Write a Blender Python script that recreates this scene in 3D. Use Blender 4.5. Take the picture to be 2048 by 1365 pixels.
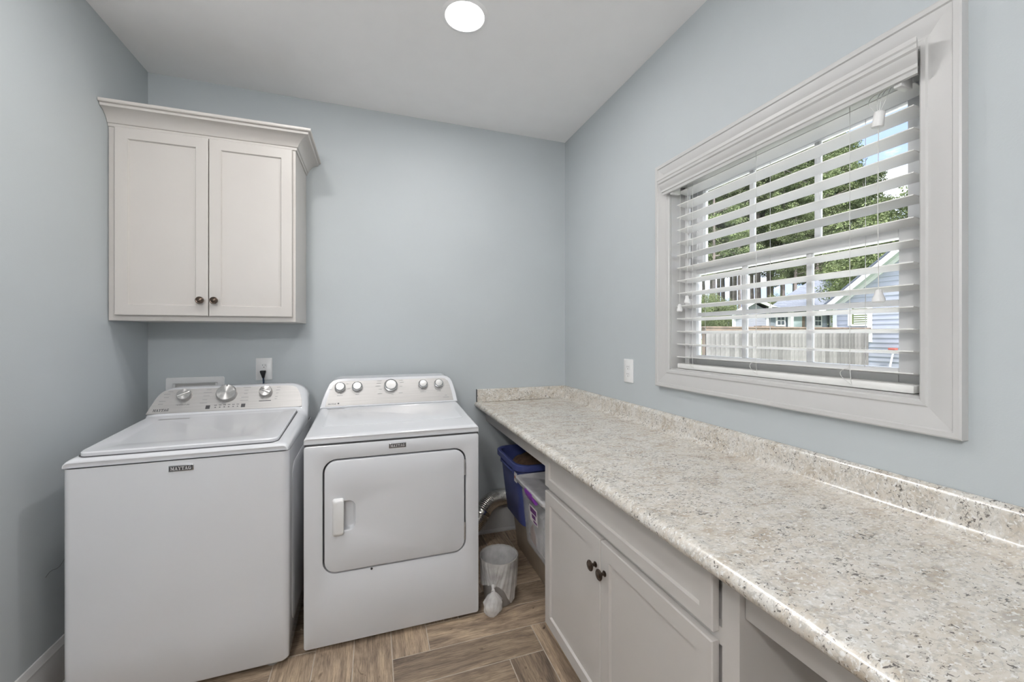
import bpy, bmesh, math, random
from mathutils import Vector, Matrix
from math import sin, cos, pi, radians

random.seed(7)
scene = bpy.context.scene
for o in list(bpy.data.objects):
    bpy.data.objects.remove(o)
COL = scene.collection

# ------------------------------------------------------------------ camera
XL, XR, YB, YF, ZC = -1.14, 1.318, 2.665, -1.35, 2.745
cam_d = bpy.data.cameras.new('camera')
cam = bpy.data.objects.new('camera', cam_d)
COL.objects.link(cam)
cam_d.sensor_width = 36.0
cam_d.sensor_fit = 'HORIZONTAL'
cam_d.lens = 808.6 / 2048 * 36.0
cam_d.shift_y = -13.1 / 2048
cam_d.clip_start = 0.02
cam_d.clip_end = 400
cam.location = (0, 0, 1.347)
cam.rotation_euler = (radians(90), 0, -math.atan(276 / 808.6))
scene.camera = cam

# ------------------------------------------------------------------ world
w = bpy.data.worlds.new('sky')
scene.world = w
w.use_nodes = True
nt = w.node_tree
nt.nodes.clear()
N = nt.nodes.new
out = N('ShaderNodeOutputWorld')
bg = N('ShaderNodeBackground')
tc = N('ShaderNodeTexCoord')
sep = N('ShaderNodeSeparateXYZ')
grad = N('ShaderNodeValToRGB')
grad.color_ramp.elements[0].position = 0.0
grad.color_ramp.elements[0].color = (0.15, 0.19, 0.30, 1)
grad.color_ramp.elements[1].position = 0.55
grad.color_ramp.elements[1].color = (0.075, 0.105, 0.21, 1)
mp = N('ShaderNodeMapping')
mp.inputs['Scale'].default_value = (1.6, 1.6, 4.5)
mp.inputs['Location'].default_value = (0.35, 0.2, 0.1)
noi = N('ShaderNodeTexNoise')
noi.inputs['Scale'].default_value = 1.7
noi.inputs['Detail'].default_value = 6
noi.inputs['Roughness'].default_value = 0.55
cl = N('ShaderNodeValToRGB')
cl.color_ramp.elements[0].position = 0.44
cl.color_ramp.elements[1].position = 0.66
mx = N('ShaderNodeMix')
mx.data_type = 'RGBA'
mx.inputs[7].default_value = (1.0, 1.0, 1.02, 1)
L = nt.links.new
L(tc.outputs['Generated'], sep.inputs[0])
L(sep.outputs['Z'], grad.inputs[0])
L(tc.outputs['Generated'], mp.inputs[0])
L(mp.outputs[0], noi.inputs['Vector'])
L(noi.outputs['Fac'], cl.inputs[0])
L(cl.outputs[0], mx.inputs[0])
L(grad.outputs[0], mx.inputs[6])
L(mx.outputs[2], bg.inputs[0])
L(bg.outputs[0], out.inputs[0])
bg.inputs[1].default_value = 5.0

# ------------------------------------------------------------------ sun
sd = bpy.data.lights.new('sun', 'SUN')
sd.energy = 6.5
sd.angle = radians(4)
sd.color = (1.0, 0.96, 0.9)
sun = bpy.data.objects.new('sun', sd)
COL.objects.link(sun)
sun.rotation_euler = Vector((0.16, 0.52, -0.80)).to_track_quat('-Z', 'Y').to_euler()
sun.location = (-6, -6, 12)

scene.view_settings.view_transform = 'Standard'
scene.view_settings.look = 'None'
scene.view_settings.exposure = 0.54
scene.view_settings.gamma = 1.0
scene.view_settings.use_curve_mapping = False

LAMP_POWER = 6.0
LAMP_COLOR = (1.0, 0.972, 0.955)
FILL_STRENGTH = 68.0  # emission of the added fill light behind the camera

# ================================================================== materials
def mat(name, color, rough=0.5, metal=0.0, spec=0.5, noise=0.0, nscale=8.0, bump=0.0, bscale=60.0,
        coat=0.0, trans=0.0, emit=0.0, rnd=0.0):
    m = bpy.data.materials.new(name)
    m.use_nodes = True
    t = m.node_tree
    b = t.nodes['Principled BSDF']
    b.inputs['Base Color'].default_value = (*color, 1)
    b.inputs['Roughness'].default_value = rough
    b.inputs['Metallic'].default_value = metal
    b.inputs['Specular IOR Level'].default_value = spec
    b.inputs['Coat Weight'].default_value = coat
    b.inputs['Coat Roughness'].default_value = 0.08
    b.inputs['Transmission Weight'].default_value = trans
    if emit:
        b.inputs['Emission Color'].default_value = (*color, 1)
        b.inputs['Emission Strength'].default_value = emit
    co = t.nodes.new('ShaderNodeTexCoord')
    if noise or rnd:
        n = t.nodes.new('ShaderNodeTexNoise')
        n.inputs['Scale'].default_value = nscale
        n.inputs['Detail'].default_value = 4
        t.links.new(co.outputs['Object'], n.inputs['Vector'])
        hsv = t.nodes.new('ShaderNodeHueSaturation')
        hsv.inputs['Color'].default_value = (*color, 1)
        mr = t.nodes.new('ShaderNodeMapRange')
        mr.inputs[1].default_value = 0.3
        mr.inputs[2].default_value = 0.7
        mr.inputs[3].default_value = 1 - noise
        mr.inputs[4].default_value = 1 + noise
        t.links.new(n.outputs['Fac'], mr.inputs[0])
        last = mr.outputs[0]
        if rnd:
            oi = t.nodes.new('ShaderNodeObjectInfo')
            mr2 = t.nodes.new('ShaderNodeMapRange')
            mr2.inputs[3].default_value = 1 - rnd
            mr2.inputs[4].default_value = 1 + rnd
            t.links.new(oi.outputs['Random'], mr2.inputs[0])
            mm = t.nodes.new('ShaderNodeMath')
            mm.operation = 'MULTIPLY'
            t.links.new(last, mm.inputs[0])
            t.links.new(mr2.outputs[0], mm.inputs[1])
            last = mm.outputs[0]
        t.links.new(last, hsv.inputs['Value'])
        t.links.new(hsv.outputs[0], b.inputs['Base Color'])
    if bump:
        n2 = t.nodes.new('ShaderNodeTexNoise')
        n2.inputs['Scale'].default_value = bscale
        n2.inputs['Detail'].default_value = 3
        t.links.new(co.outputs['Object'], n2.inputs['Vector'])
        bp = t.nodes.new('ShaderNodeBump')
        bp.inputs['Strength'].default_value = bump
        bp.inputs['Distance'].default_value = 0.002
        t.links.new(n2.outputs['Fac'], bp.inputs['Height'])
        t.links.new(bp.outputs[0], b.inputs['Normal'])
    return m

def ramp(t, els):
    r = t.nodes.new('ShaderNodeValToRGB')
    e = r.color_ramp.elements
    while len(e) < len(els):
        e.new(0.5)
    for i, (p, c) in enumerate(els):
        e[i].position = p
        e[i].color = (*c, 1) if len(c) == 3 else c
    return r

M = {}
M['wall'] = mat('wall_paint_blue', (0.505, 0.543, 0.562), 0.55, bump=0.12, bscale=220, noise=0.015, nscale=3, spec=0.35)
M['ceil'] = mat('ceiling_paint', (0.93, 0.925, 0.925), 0.8, bump=0.1, bscale=200, noise=0.01, spec=0.2)
M['trim'] = mat('trim_paint', (0.56, 0.556, 0.55), 0.38, noise=0.012, nscale=5, bump=0.03, bscale=90)
M['cab'] = mat('cabinet_paint', (0.575, 0.548, 0.522), 0.36, noise=0.012, nscale=6, bump=0.03, bscale=80)
M['enamel'] = mat('appliance_enamel', (0.71, 0.722, 0.75), 0.18, noise=0.006, nscale=4, coat=0.5)
M['plastic'] = mat('white_plastic', (0.80, 0.80, 0.80), 0.3, noise=0.01, nscale=30)
M['gasket'] = mat('dark_seam', (0.10, 0.10, 0.105), 0.7, noise=0.1)
M['black'] = mat('black_rubber', (0.018, 0.018, 0.02), 0.45, noise=0.15, nscale=40)
M['navy'] = mat('navy_cord', (0.02, 0.05, 0.10), 0.4, noise=0.1, nscale=40)
M['bronze'] = mat('oiled_bronze', (0.10, 0.075, 0.06), 0.3, metal=0.9, noise=0.3, nscale=60)
M['steel'] = mat('hinge_steel', (0.55, 0.55, 0.55), 0.35, metal=0.9, noise=0.08, nscale=60)
M['duct'] = mat('foil_duct', (0.78, 0.76, 0.72), 0.22, metal=1.0, noise=0.12, nscale=40)
M['lens'] = mat('lamp_lens', (1.0, 0.985, 0.96), 0.4, emit=6.0, noise=0.01)
M['ink'] = mat('grey_print', (0.32, 0.32, 0.32), 0.6, noise=0.05)
M['inkdark'] = mat('dark_print', (0.07, 0.07, 0.075), 0.5, noise=0.05)
M['silver'] = mat('silver_letter', (0.75, 0.75, 0.76), 0.3, metal=0.4, noise=0.03)
M['slat'] = mat('blind_slat', (0.84, 0.84, 0.82), 0.42, noise=0.012, nscale=10)
M['cord'] = mat('blind_cord', (0.72, 0.72, 0.70), 0.7, noise=0.03, nscale=80)
M['vinyl'] = mat('window_vinyl', (0.80, 0.80, 0.80), 0.4, noise=0.01)
M['bluebin'] = mat('blue_plastic', (0.075, 0.095, 0.28), 0.35, noise=0.06, nscale=10)
M['tanbin'] = mat('tan_plastic', (0.47, 0.40, 0.32), 0.4, noise=0.12, nscale=7)
M['purple'] = mat('purple_plastic', (0.27, 0.06, 0.45), 0.35, noise=0.06)
M['sticker'] = mat('paper_sticker', (0.75, 0.72, 0.72), 0.6, noise=0.05, nscale=60)
M['stickerp'] = mat('purple_print', (0.16, 0.05, 0.20), 0.6, noise=0.2, nscale=90)
M['redprint'] = mat('red_print', (0.55, 0.22, 0.12), 0.6, noise=0.2, nscale=90)
M['brownfab'] = mat('brown_blanket', (0.16, 0.095, 0.06), 0.9, noise=0.25, nscale=25, bump=0.6, bscale=120)
M['paper'] = mat('paper_white', (0.72, 0.70, 0.70), 0.7, noise=0.06, nscale=25)
M['peach'] = mat('paper_peach', (0.62, 0.42, 0.34), 0.7, noise=0.15, nscale=20)
M['basket'] = mat('basket_plastic', (0.40, 0.39, 0.38), 0.4, noise=0.04, nscale=12)
M['grout'] = mat('grout', (0.52, 0.46, 0.39), 0.9, noise=0.1, nscale=30, bump=0.3, bscale=150)
M['extw'] = mat('exterior_siding_own', (0.45, 0.47, 0.52), 0.7, noise=0.05)

def glass_mat():
    m = bpy.data.materials.new('window_glass')
    m.use_nodes = True
    t = m.node_tree
    t.nodes.clear()
    o = t.nodes.new('ShaderNodeOutputMaterial')
    mxs = t.nodes.new('ShaderNodeMixShader')
    tr = t.nodes.new('ShaderNodeBsdfTransparent')
    tr.inputs[0].default_value = (0.96, 0.97, 0.965, 1)
    gl = t.nodes.new('ShaderNodeBsdfGlossy')
    gl.inputs['Roughness'].default_value = 0.02
    fr = t.nodes.new('ShaderNodeFresnel')
    fr.inputs[0].default_value = 1.3
    t.links.new(fr.outputs[0], mxs.inputs[0])
    t.links.new(tr.outputs[0], mxs.inputs[1])
    t.links.new(gl.outputs[0], mxs.inputs[2])
    t.links.new(mxs.outputs[0], o.inputs[0])
    return m
M['glass'] = glass_mat()

def film_mat(name, col, alpha, rough):
    m = bpy.data.materials.new(name)
    m.use_nodes = True
    t = m.node_tree
    b = t.nodes['Principled BSDF']
    b.inputs['Base Color'].default_value = (*col, 1)
    b.inputs['Roughness'].default_value = rough
    co = t.nodes.new('ShaderNodeTexCoord')
    n = t.nodes.new('ShaderNodeTexNoise')
    n.inputs['Scale'].default_value = 14
    n.inputs['Detail'].default_value = 5
    t.links.new(co.outputs['Object'], n.inputs['Vector'])
    mr = t.nodes.new('ShaderNodeMapRange')
    mr.inputs[1].default_value = 0.3
    mr.inputs[2].default_value = 0.7
    mr.inputs[3].default_value = max(0, alpha - 0.14)
    mr.inputs[4].default_value = min(1, alpha + 0.14)
    t.links.new(n.outputs['Fac'], mr.inputs[0])
    t.links.new(mr.outputs[0], b.inputs['Alpha'])
    return m
M['film'] = film_mat('bag_film', (0.92, 0.91, 0.90), 0.46, 0.25)
M['clear'] = film_mat('clear_plastic', (0.66, 0.67, 0.69), 0.30, 0.2)
M['clearlid'] = film_mat('frosted_lid', (0.66, 0.65, 0.66), 0.86, 0.3)

def laminate():
    m = bpy.data.materials.new('granite_laminate')
    m.use_nodes = True
    t = m.node_tree
    b = t.nodes['Principled BSDF']
    lk = t.links.new
    co = t.nodes.new('ShaderNodeTexCoord')
    mpp = t.nodes.new('ShaderNodeMapping')
    mpp.inputs['Scale'].default_value = (0.8, 1.25, 1.0)
    lk(co.outputs['Object'], mpp.inputs[0])
    def noise(sc, det, rg=0.6, dist=0.0):
        n = t.nodes.new('ShaderNodeTexNoise')
        n.inputs['Scale'].default_value = sc
        n.inputs['Detail'].default_value = det
        n.inputs['Roughness'].default_value = rg
        n.inputs['Distortion'].default_value = dist
        lk(mpp.outputs[0], n.inputs['Vector'])
        return n
    n1 = noise(16, 5, 0.65, 0.6)
    r1 = ramp(t, [(0.34, (0.48, 0.41, 0.325)), (0.48, (0.64, 0.59, 0.515)), (0.64, (0.70, 0.675, 0.625))])
    lk(n1.outputs['Fac'], r1.inputs[0])
    # grey blotches
    n2 = noise(62, 5, 0.7, 0.8)
    r2 = ramp(t, [(0.50, (0, 0, 0)), (0.60, (1, 1, 1))])
    lk(n2.outputs['Fac'], r2.inputs[0])
    m1 = t.nodes.new('ShaderNodeMix')
    m1.data_type = 'RGBA'
    m1.inputs[7].default_value = (0.42, 0.395, 0.36, 1)
    ma = t.nodes.new('ShaderNodeMath')
    ma.operation = 'MULTIPLY'
    ma.inputs[1].default_value = 0.7
    lk(r2.outputs[0], ma.inputs[0])
    lk(ma.outputs[0], m1.inputs[0])
    lk(r1.outputs[0], m1.inputs[6])
    # pale flecks
    n4 = noise(110, 3, 0.6, 0.3)
    r4 = ramp(t, [(0.55, (0, 0, 0)), (0.64, (1, 1, 1))])
    lk(n4.outputs['Fac'], r4.inputs[0])
    m3 = t.nodes.new('ShaderNodeMix')
    m3.data_type = 'RGBA'
    m3.inputs[7].default_value = (0.78, 0.77, 0.74, 1)
    lk(r4.outputs[0], m3.inputs[0])
    lk(m1.outputs[2], m3.inputs[6])
    # dark specks, clustered
    n3 = noise(125, 4, 0.65, 0.6)
    n5 = noise(13, 4, 0.65, 0.0)
    ad = t.nodes.new('ShaderNodeMath')
    ad.operation = 'MULTIPLY_ADD'
    ad.inputs[1].default_value = 0.35
    lk(n5.outputs['Fac'], ad.inputs[0])
    lk(n3.outputs['Fac'], ad.inputs[2])
    r3 = ramp(t, [(0.765, (0, 0, 0)), (0.83, (1, 1, 1))])
    lk(ad.outputs[0], r3.inputs[0])
    m2 = t.nodes.new('ShaderNodeMix')
    m2.data_type = 'RGBA'
    m2.inputs[7].default_value = (0.11, 0.095, 0.085, 1)
    lk(r3.outputs[0], m2.inputs[0])
    lk(m3.outputs[2], m2.inputs[6])
    lk(m2.outputs[2], b.inputs['Base Color'])
    b.inputs['Roughness'].default_value = 0.27
    b.inputs['IOR'].default_value = 2.0
    b.inputs['Specular IOR Level'].default_value = 0.75
    bp = t.nodes.new('ShaderNodeBump')
    bp.inputs['Strength'].default_value = 0.12
    bp.inputs['Distance'].default_value = 0.001
    nb = noise(260, 2)
    lk(nb.outputs['Fac'], bp.inputs['Height'])
    lk(bp.outputs[0], b.inputs['Normal'])
    return m
M['lam'] = laminate()

def woodtile():
    m = bpy.data.materials.new('wood_look_tile')
    m.use_nodes = True
    t = m.node_tree
    b = t.nodes['Principled BSDF']
    lk = t.links.new
    co = t.nodes.new('ShaderNodeTexCoord')
    oi = t.nodes.new('ShaderNodeObjectInfo')
    cmb = t.nodes.new('ShaderNodeCombineXYZ')
    mu = t.nodes.new('ShaderNodeMath')
    mu.operation = 'MULTIPLY'
    mu.inputs[1].default_value = 37.0
    lk(oi.outputs['Random'], mu.inputs[0])
    lk(mu.outputs[0], cmb.inputs[0])
    lk(mu.outputs[0], cmb.inputs[1])
    lk(mu.outputs[0], cmb.inputs[2])
    va = t.nodes.new('ShaderNodeVectorMath')
    va.operation = 'ADD'
    lk(co.outputs['Object'], va.inputs[0])
    lk(cmb.outputs[0], va.inputs[1])
    def nz(scale, sc, det, dist=0.0, rg=0.6):
        mp_ = t.nodes.new('ShaderNodeMapping')
        mp_.inputs['Scale'].default_value = scale
        lk(va.outputs[0], mp_.inputs[0])
        n = t.nodes.new('ShaderNodeTexNoise')
        n.inputs['Scale'].default_value = sc
        n.inputs['Detail'].default_value = det
        n.inputs['Distortion'].default_value = dist
        n.inputs['Roughness'].default_value = rg
        lk(mp_.outputs[0], n.inputs['Vector'])
        return n
    big = nz((1.5, 7, 1), 1.7, 4, 1.6)
    r1 = ramp(t, [(0.30, (0.115, 0.086, 0.064)), (0.50, (0.22, 0.165, 0.115)), (0.68, (0.30, 0.23, 0.155))])
    lk(big.outputs['Fac'], r1.inputs[0])
    fine = nz((5, 80, 1), 2.4, 5, 0.9, 0.7)
    r2 = ramp(t, [(0.36, (0.60, 0.58, 0.56)), (0.60, (1.15, 1.13, 1.11))])
    lk(fine.outputs['Fac'], r2.inputs[0])
    mxx = t.nodes.new('ShaderNodeMix')
    mxx.data_type = 'RGBA'
    mxx.blend_type = 'MULTIPLY'
    mxx.inputs[0].default_value = 1.0
    lk(r1.outputs[0], mxx.inputs[6])
    lk(r2.outputs[0], mxx.inputs[7])
    knot = nz((4.5, 10, 1), 1.3, 2, 2.0)
    r3 = ramp(t, [(0.66, (1, 1, 1)), (0.74, (0.30, 0.26, 0.24))])
    lk(knot.outputs['Fac'], r3.inputs[0])
    mx2 = t.nodes.new('ShaderNodeMix')
    mx2.data_type = 'RGBA'
    mx2.blend_type = 'MULTIPLY'
    mx2.inputs[0].default_value = 1.0
    lk(mxx.outputs[2], mx2.inputs[6])
    lk(r3.outputs[0], mx2.inputs[7])
    hsv = t.nodes.new('ShaderNodeHueSaturation')
    hsv.inputs['Saturation'].default_value = 0.92
    mr = t.nodes.new('ShaderNodeMapRange')
    mr.inputs[3].default_value = 1.35
    mr.inputs[4].default_value = 2.05
    lk(oi.outputs['Random'], mr.inputs[0])
    lk(mr.outputs[0], hsv.inputs['Value'])
    lk(mx2.outputs[2], hsv.inputs['Color'])
    lk(hsv.outputs[0], b.inputs['Base Color'])
    b.inputs['Roughness'].default_value = 0.45
    bp = t.nodes.new('ShaderNodeBump')
    bp.inputs['Strength'].default_value = 0.15
    bp.inputs['Distance'].default_value = 0.001
    lk(fine.outputs['Fac'], bp.inputs['Height'])
    lk(bp.outputs[0], b.inputs['Normal'])
    return m
M['tile'] = woodtile()

def brushed(name, col, scale, rough=0.32, metal=0.75, spin=False):
    m = bpy.data.materials.new(name)
    m.use_nodes = True
    t = m.node_tree
    b = t.nodes['Principled BSDF']
    lk = t.links.new
    co = t.nodes.new('ShaderNodeTexCoord')
    mp_ = t.nodes.new('ShaderNodeMapping')
    mp_.inputs['Scale'].default_value = scale
    lk(co.outputs['Object'], mp_.inputs[0])
    n = t.nodes.new('ShaderNodeTexNoise')
    n.inputs['Scale'].default_value = 5
    n.inputs['Detail'].default_value = 3
    lk(mp_.outputs[0], n.inputs['Vector'])
    r = ramp(t, [(0.3, tuple(c * 0.92 for c in col)), (0.7, tuple(min(1, c * 1.06) for c in col))])
    lk(n.outputs['Fac'], r.inputs[0])
    lk(r.outputs[0], b.inputs['Base Color'])
    b.inputs['Metallic'].default_value = metal
    b.inputs['Roughness'].default_value = rough
    if spin:
        b.inputs['Anisotropic'].default_value = 0.85
        tg = t.nodes.new('ShaderNodeTangent')
        tg.direction_type = 'RADIAL'
        tg.axis = 'Z'
        lk(tg.outputs[0], b.inputs['Tangent'])
    return m
M['panel'] = brushed('brushed_panel', (0.47, 0.46, 0.45), (1, 1, 60), 0.42, 0.5)
M['knob'] = brushed('spun_knob', (0.56, 0.55, 0.54), (30, 30, 30), 0.30, 1.0, spin=True)
M['dialface'] = mat('dial_face', (0.56, 0.56, 0.555), 0.33, metal=0.85, noise=0.05, nscale=40)
M['chrome'] = mat('knob_rim', (0.55, 0.55, 0.55), 0.2, metal=0.9, noise=0.03)

# ================================================================== mesh helpers
def finish(bm, name, m, smooth=35):
    bmesh.ops.recalc_face_normals(bm, faces=bm.faces)
    me = bpy.data.meshes.new(name)
    bm.to_mesh(me)
    bm.free()
    me.materials.append(m)
    if smooth:
        for p in me.polygons:
            p.use_smooth = True
        me.set_sharp_from_angle(angle=radians(smooth))
    return me

def obj(name, bm, m, parent=None, smooth=35, world=True):
    """one mesh object; world=True: the mesh is in world space even under a moved parent"""
    o = bpy.data.objects.new(name, finish(bm, name, m, smooth))
    COL.objects.link(o)
    if parent is not None:
        o.parent = parent
        if world:
            o.matrix_parent_inverse = pmat(parent).inverted()
    return o

def pmat(p):
    mt = Matrix.LocRotScale(p.location, p.rotation_euler, p.scale)
    if p.parent is not None:
        mt = pmat(p.parent) @ p.matrix_parent_inverse @ mt
    return mt

def inst(name, me, parent, loc, rot=(0, 0, 0), world=True):
    o = bpy.data.objects.new(name, me)
    COL.objects.link(o)
    o.location = loc
    o.rotation_euler = rot
    if parent is not None:
        o.parent = parent
        if world:
            o.matrix_parent_inverse = pmat(parent).inverted()
    return o

def thing(name, label, cat, loc=(0, 0, 0), rotz=0.0, group=None):
    o = bpy.data.objects.new(name, None)
    o.empty_display_size = 0.05
    COL.objects.link(o)
    o.location = loc
    o.rotation_euler = (0, 0, rotz)
    return tag(o, label, cat, group)

def tag(o, label, cat, group=None, kind=None):
    o['label'] = label
    o['category'] = cat
    if group:
        o['group'] = group
    if kind:
        o['kind'] = kind
    return o

def struct(o, label, cat):
    o['kind'] = 'structure'
    o['label'] = label
    o['category'] = cat
    return o

def box(bm, x0, x1, y0, y1, z0, z1, bev=0.0, seg=2):
    vs = [bm.verts.new(p) for p in ((x0, y0, z0), (x1, y0, z0), (x1, y1, z0), (x0, y1, z0),
                                    (x0, y0, z1), (x1, y0, z1), (x1, y1, z1), (x0, y1, z1))]
    fs = [bm.faces.new([vs[i] for i in q]) for q in
          ((0, 3, 2, 1), (4, 5, 6, 7), (0, 1, 5, 4), (1, 2, 6, 5), (2, 3, 7, 6), (3, 0, 4, 7))]
    if bev:
        es = set()
        for f in fs:
            es.update(f.edges)
        bmesh.ops.bevel(bm, geom=list(es), offset=bev, segments=seg, profile=0.5, affect='EDGES')
    return bm

def B():
    return bmesh.new()

def boxb(*a, **k):
    return box(B(), *a, **k)

def loft(bm, loops, close=True, cap0=True, cap1=True):
    vl = [[bm.verts.new(p) for p in lp] for lp in loops]
    n = len(vl[0])
    for a, b in zip(vl[:-1], vl[1:]):
        for i in range(n if close else n - 1):
            j = (i + 1) % n
            bm.faces.new((a[i], a[j], b[j], b[i]))
    if cap0:
        bm.faces.new(list(reversed(vl[0])))
    if cap1:
        bm.faces.new(vl[-1])
    return vl

def rrect(x0, x1, y0, y1, r, n=5):
    """rounded rectangle; r a number or four radii (bl, br, tr, tl)"""
    rs = (r,) * 4 if not isinstance(r, (tuple, list)) else r
    pts = []
    for (cx, cy, a0, rr) in ((x0 + rs[0], y0 + rs[0], 180, rs[0]), (x1 - rs[1], y0 + rs[1], 270, rs[1]),
                             (x1 - rs[2], y1 - rs[2], 0, rs[2]), (x0 + rs[3], y1 - rs[3], 90, rs[3])):
        for i in range(n + 1):
            a = radians(a0 + 90 * i / n)
            pts.append((cx + rr * cos(a), cy + rr * sin(a)))
    return pts

def lathe(bm, prof, n=24, mt=None, cap=True):
    mt = mt or Matrix()
    loops = [[mt @ Vector((r * cos(2 * pi * i / n), r * sin(2 * pi * i / n), z)) for i in range(n)] for r, z in prof]
    loft(bm, loops, True, cap, cap)
    return bm

def tube(bm, pts, r, n=8, cap=True):
    P = [Vector(p) for p in pts]
    rs = r if isinstance(r, (list, tuple)) else [r] * len(P)
    up = None
    loops = []
    for i, p in enumerate(P):
        t = (P[min(i + 1, len(P) - 1)] - P[max(i - 1, 0)]).normalized()
        if up is None:
            up = Vector((0, 0, 1)) if abs(t.z) < 0.9 else Vector((1, 0, 0))
        a = (up - t * up.dot(t)).normalized()
        b = t.cross(a)
        up = a
        loops.append([p + (a * cos(2 * pi * k / n) + b * sin(2 * pi * k / n)) * rs[i] for k in range(n)])
    loft(bm, loops, True, cap, cap)
    return bm

def prism(bm, pts, f0, f1):
    """polygon pts (2D) mapped by f0 and f1 to 3D and joined"""
    loft(bm, [[f0(*p) for p in pts], [f1(*p) for p in pts]], True, True, True)
    return bm

def bez(p0, p1, p2, p3, n=12):
    o = []
    for i in range(n + 1):
        t = i / n
        o.append(tuple((1 - t) ** 3 * a + 3 * (1 - t) ** 2 * t * b + 3 * (1 - t) * t * t * c + t ** 3 * d
                       for a, b, c, d in zip(p0, p1, p2, p3)))
    return o

# slab-serif lettering, drawn as polygons
GL = {
    'M': (1.16, [[(.10, .05), (.22, .05), (.22, .95), (.10, .95)], [(.84, .05), (1.06, .05), (1.06, .95), (.84, .95)],
                 [(.10, 1), (.34, 1), (.66, .08), (.54, .08)], [(.54, .08), (.66, .08), (.94, 1), (.84, 1)],
                 [(0, 0), (.32, 0), (.32, .1), (0, .1)], [(.74, 0), (1.16, 0), (1.16, .1), (.74, .1)],
                 [(0, .9), (.3, .9), (.3, 1), (0, 1)], [(.86, .9), (1.16, .9), (1.16, 1), (.86, 1)]]),
    'A': (1.02, [[(.12, .05), (.22, .05), (.54, 1), (.44, 1)], [(.66, .05), (.92, .05), (.60, 1), (.40, 1)],
                 [(.24, .26), (.76, .26), (.74, .36), (.26, .36)],
                 [(0, 0), (.34, 0), (.34, .1), (0, .1)], [(.56, 0), (1.02, 0), (1.02, .1), (.56, .1)]]),
    'Y': (1.0, [[(.38, .05), (.62, .05), (.62, .5), (.38, .5)], [(.38, .5), (.60, .42), (.32, 1), (.06, 1)],
                [(.52, .46), (.62, .5), (.90, 1), (.80, 1)], [(.26, 0), (.74, 0), (.74, .1), (.26, .1)],
                [(0, .9), (.42, .9), (.42, 1), (0, 1)], [(.68, .9), (1, .9), (1, 1), (.68, 1)]]),
    'T': (.9, [[(.33, .05), (.57, .05), (.57, .95), (.33, .95)], [(0, .88), (.9, .88), (.9, 1), (0, 1)],
               [(0, .68), (.1, .68), (.1, .9), (0, .9)], [(.8, .68), (.9, .68), (.9, .9), (.8, .9)],
               [(.2, 0), (.7, 0), (.7, .1), (.2, .1)]]),
    'G': (1.0, [[(.08, .25), (.30, .25), (.30, .75), (.08, .75)], [(.08, .25), (.30, .28), (.50, .12), (.45, 0), (.22, .04)],
                [(.08, .75), (.22, .96), (.45, 1), (.52, .9), (.30, .72)], [(.45, 1), (.52, .9), (.76, .8), (.8, .94)],
                [(.8, .62), (.88, .62), (.88, 1), (.8, .98)], [(.45, 0), (.5, .12), (.66, .16), (.9, .10), (.72, .01)],
                [(.66, .1), (.9, .1), (.9, .45), (.66, .45)], [(.54, .38), (1, .38), (1, .47), (.54, .47)]]),
}

def word(bm, text, width, height, place, depth=0.0006, shear=0.0, gap=0.06):
    """place(x, y, h) -> world; x in 0..width"""
    tot = sum(GL[c][0] for c in text) + gap * (len(text) - 1)
    k = width / tot
    x = 0.0
    for ci, c in enumerate(text):
        wd, polys = GL[c]
        for pi_, poly in enumerate(polys):
            pts = [((x + px + shear * py) * k, py * height) for px, py in poly]
            e = depth * (1 + 0.04 * pi_)
            loft(bm, [[place(a, b_, 0) for a, b_ in pts], [place(a, b_, e) for a, b_ in pts]], True, False, True)
        x += wd + gap
    return bm

def text_mesh(body, size):
    cu = bpy.data.curves.new('lettering', 'FONT')
    cu.body = body
    cu.size = size
    cu.resolution_u = 2
    o = bpy.data.objects.new('lettering', cu)
    COL.objects.link(o)
    dg = bpy.context.evaluated_depsgraph_get()
    me = bpy.data.meshes.new_from_object(o.evaluated_get(dg))
    bpy.data.objects.remove(o)
    return me

# ================================================================== room shell
floor = struct(obj('floor', boxb(XL - .1, XR + .2, YF - .1, YB + .1, -0.12, -0.0012), M['grout']),
               'tan grout bed under the wood-look floor tiles', 'floor')
PW, PL = 0.1535, 0.614
def plank(x0, x1, y0, y1, vert):
    X0, X1, Y0, Y1 = max(x0, XL), min(x1, XR), max(y0, YF), min(y1, YB)
    if X1 - X0 < 0.01 or Y1 - Y0 < 0.01:
        return
    g = 0.0019
    cx, cy = (x0 + x1) / 2, (y0 + y1) / 2
    if vert:   # local x runs along world y
        bm = boxb(Y0 + g - cy, Y1 - g - cy, -(X1 - g - cx), -(X0 + g - cx), -0.010, 0, bev=0.0007, seg=1)
        inst('tile', finish(bm, 'tile', M['tile'], 0), floor, (cx, cy, 0), (0, 0, pi / 2))
    else:
        bm = boxb(X0 + g - cx, X1 - g - cx, Y0 + g - cy, Y1 - g - cy, -0.010, 0, bev=0.0007, seg=1)
        inst('tile', finish(bm, 'tile', M['tile'], 0), floor, (cx, cy, 0))
ox, oy = 0.072, 1.590
for b_ in range(-5, 6):
    for a_ in range(-30, 31):
        x, y = ox + (a_ + 4 * b_) * PW, oy + (a_ - 4 * b_) * PW
        plank(x, x + PL, y, y + PW, False)
        plank(x, x + PW, y + PW, y + PW + PL, True)

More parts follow.
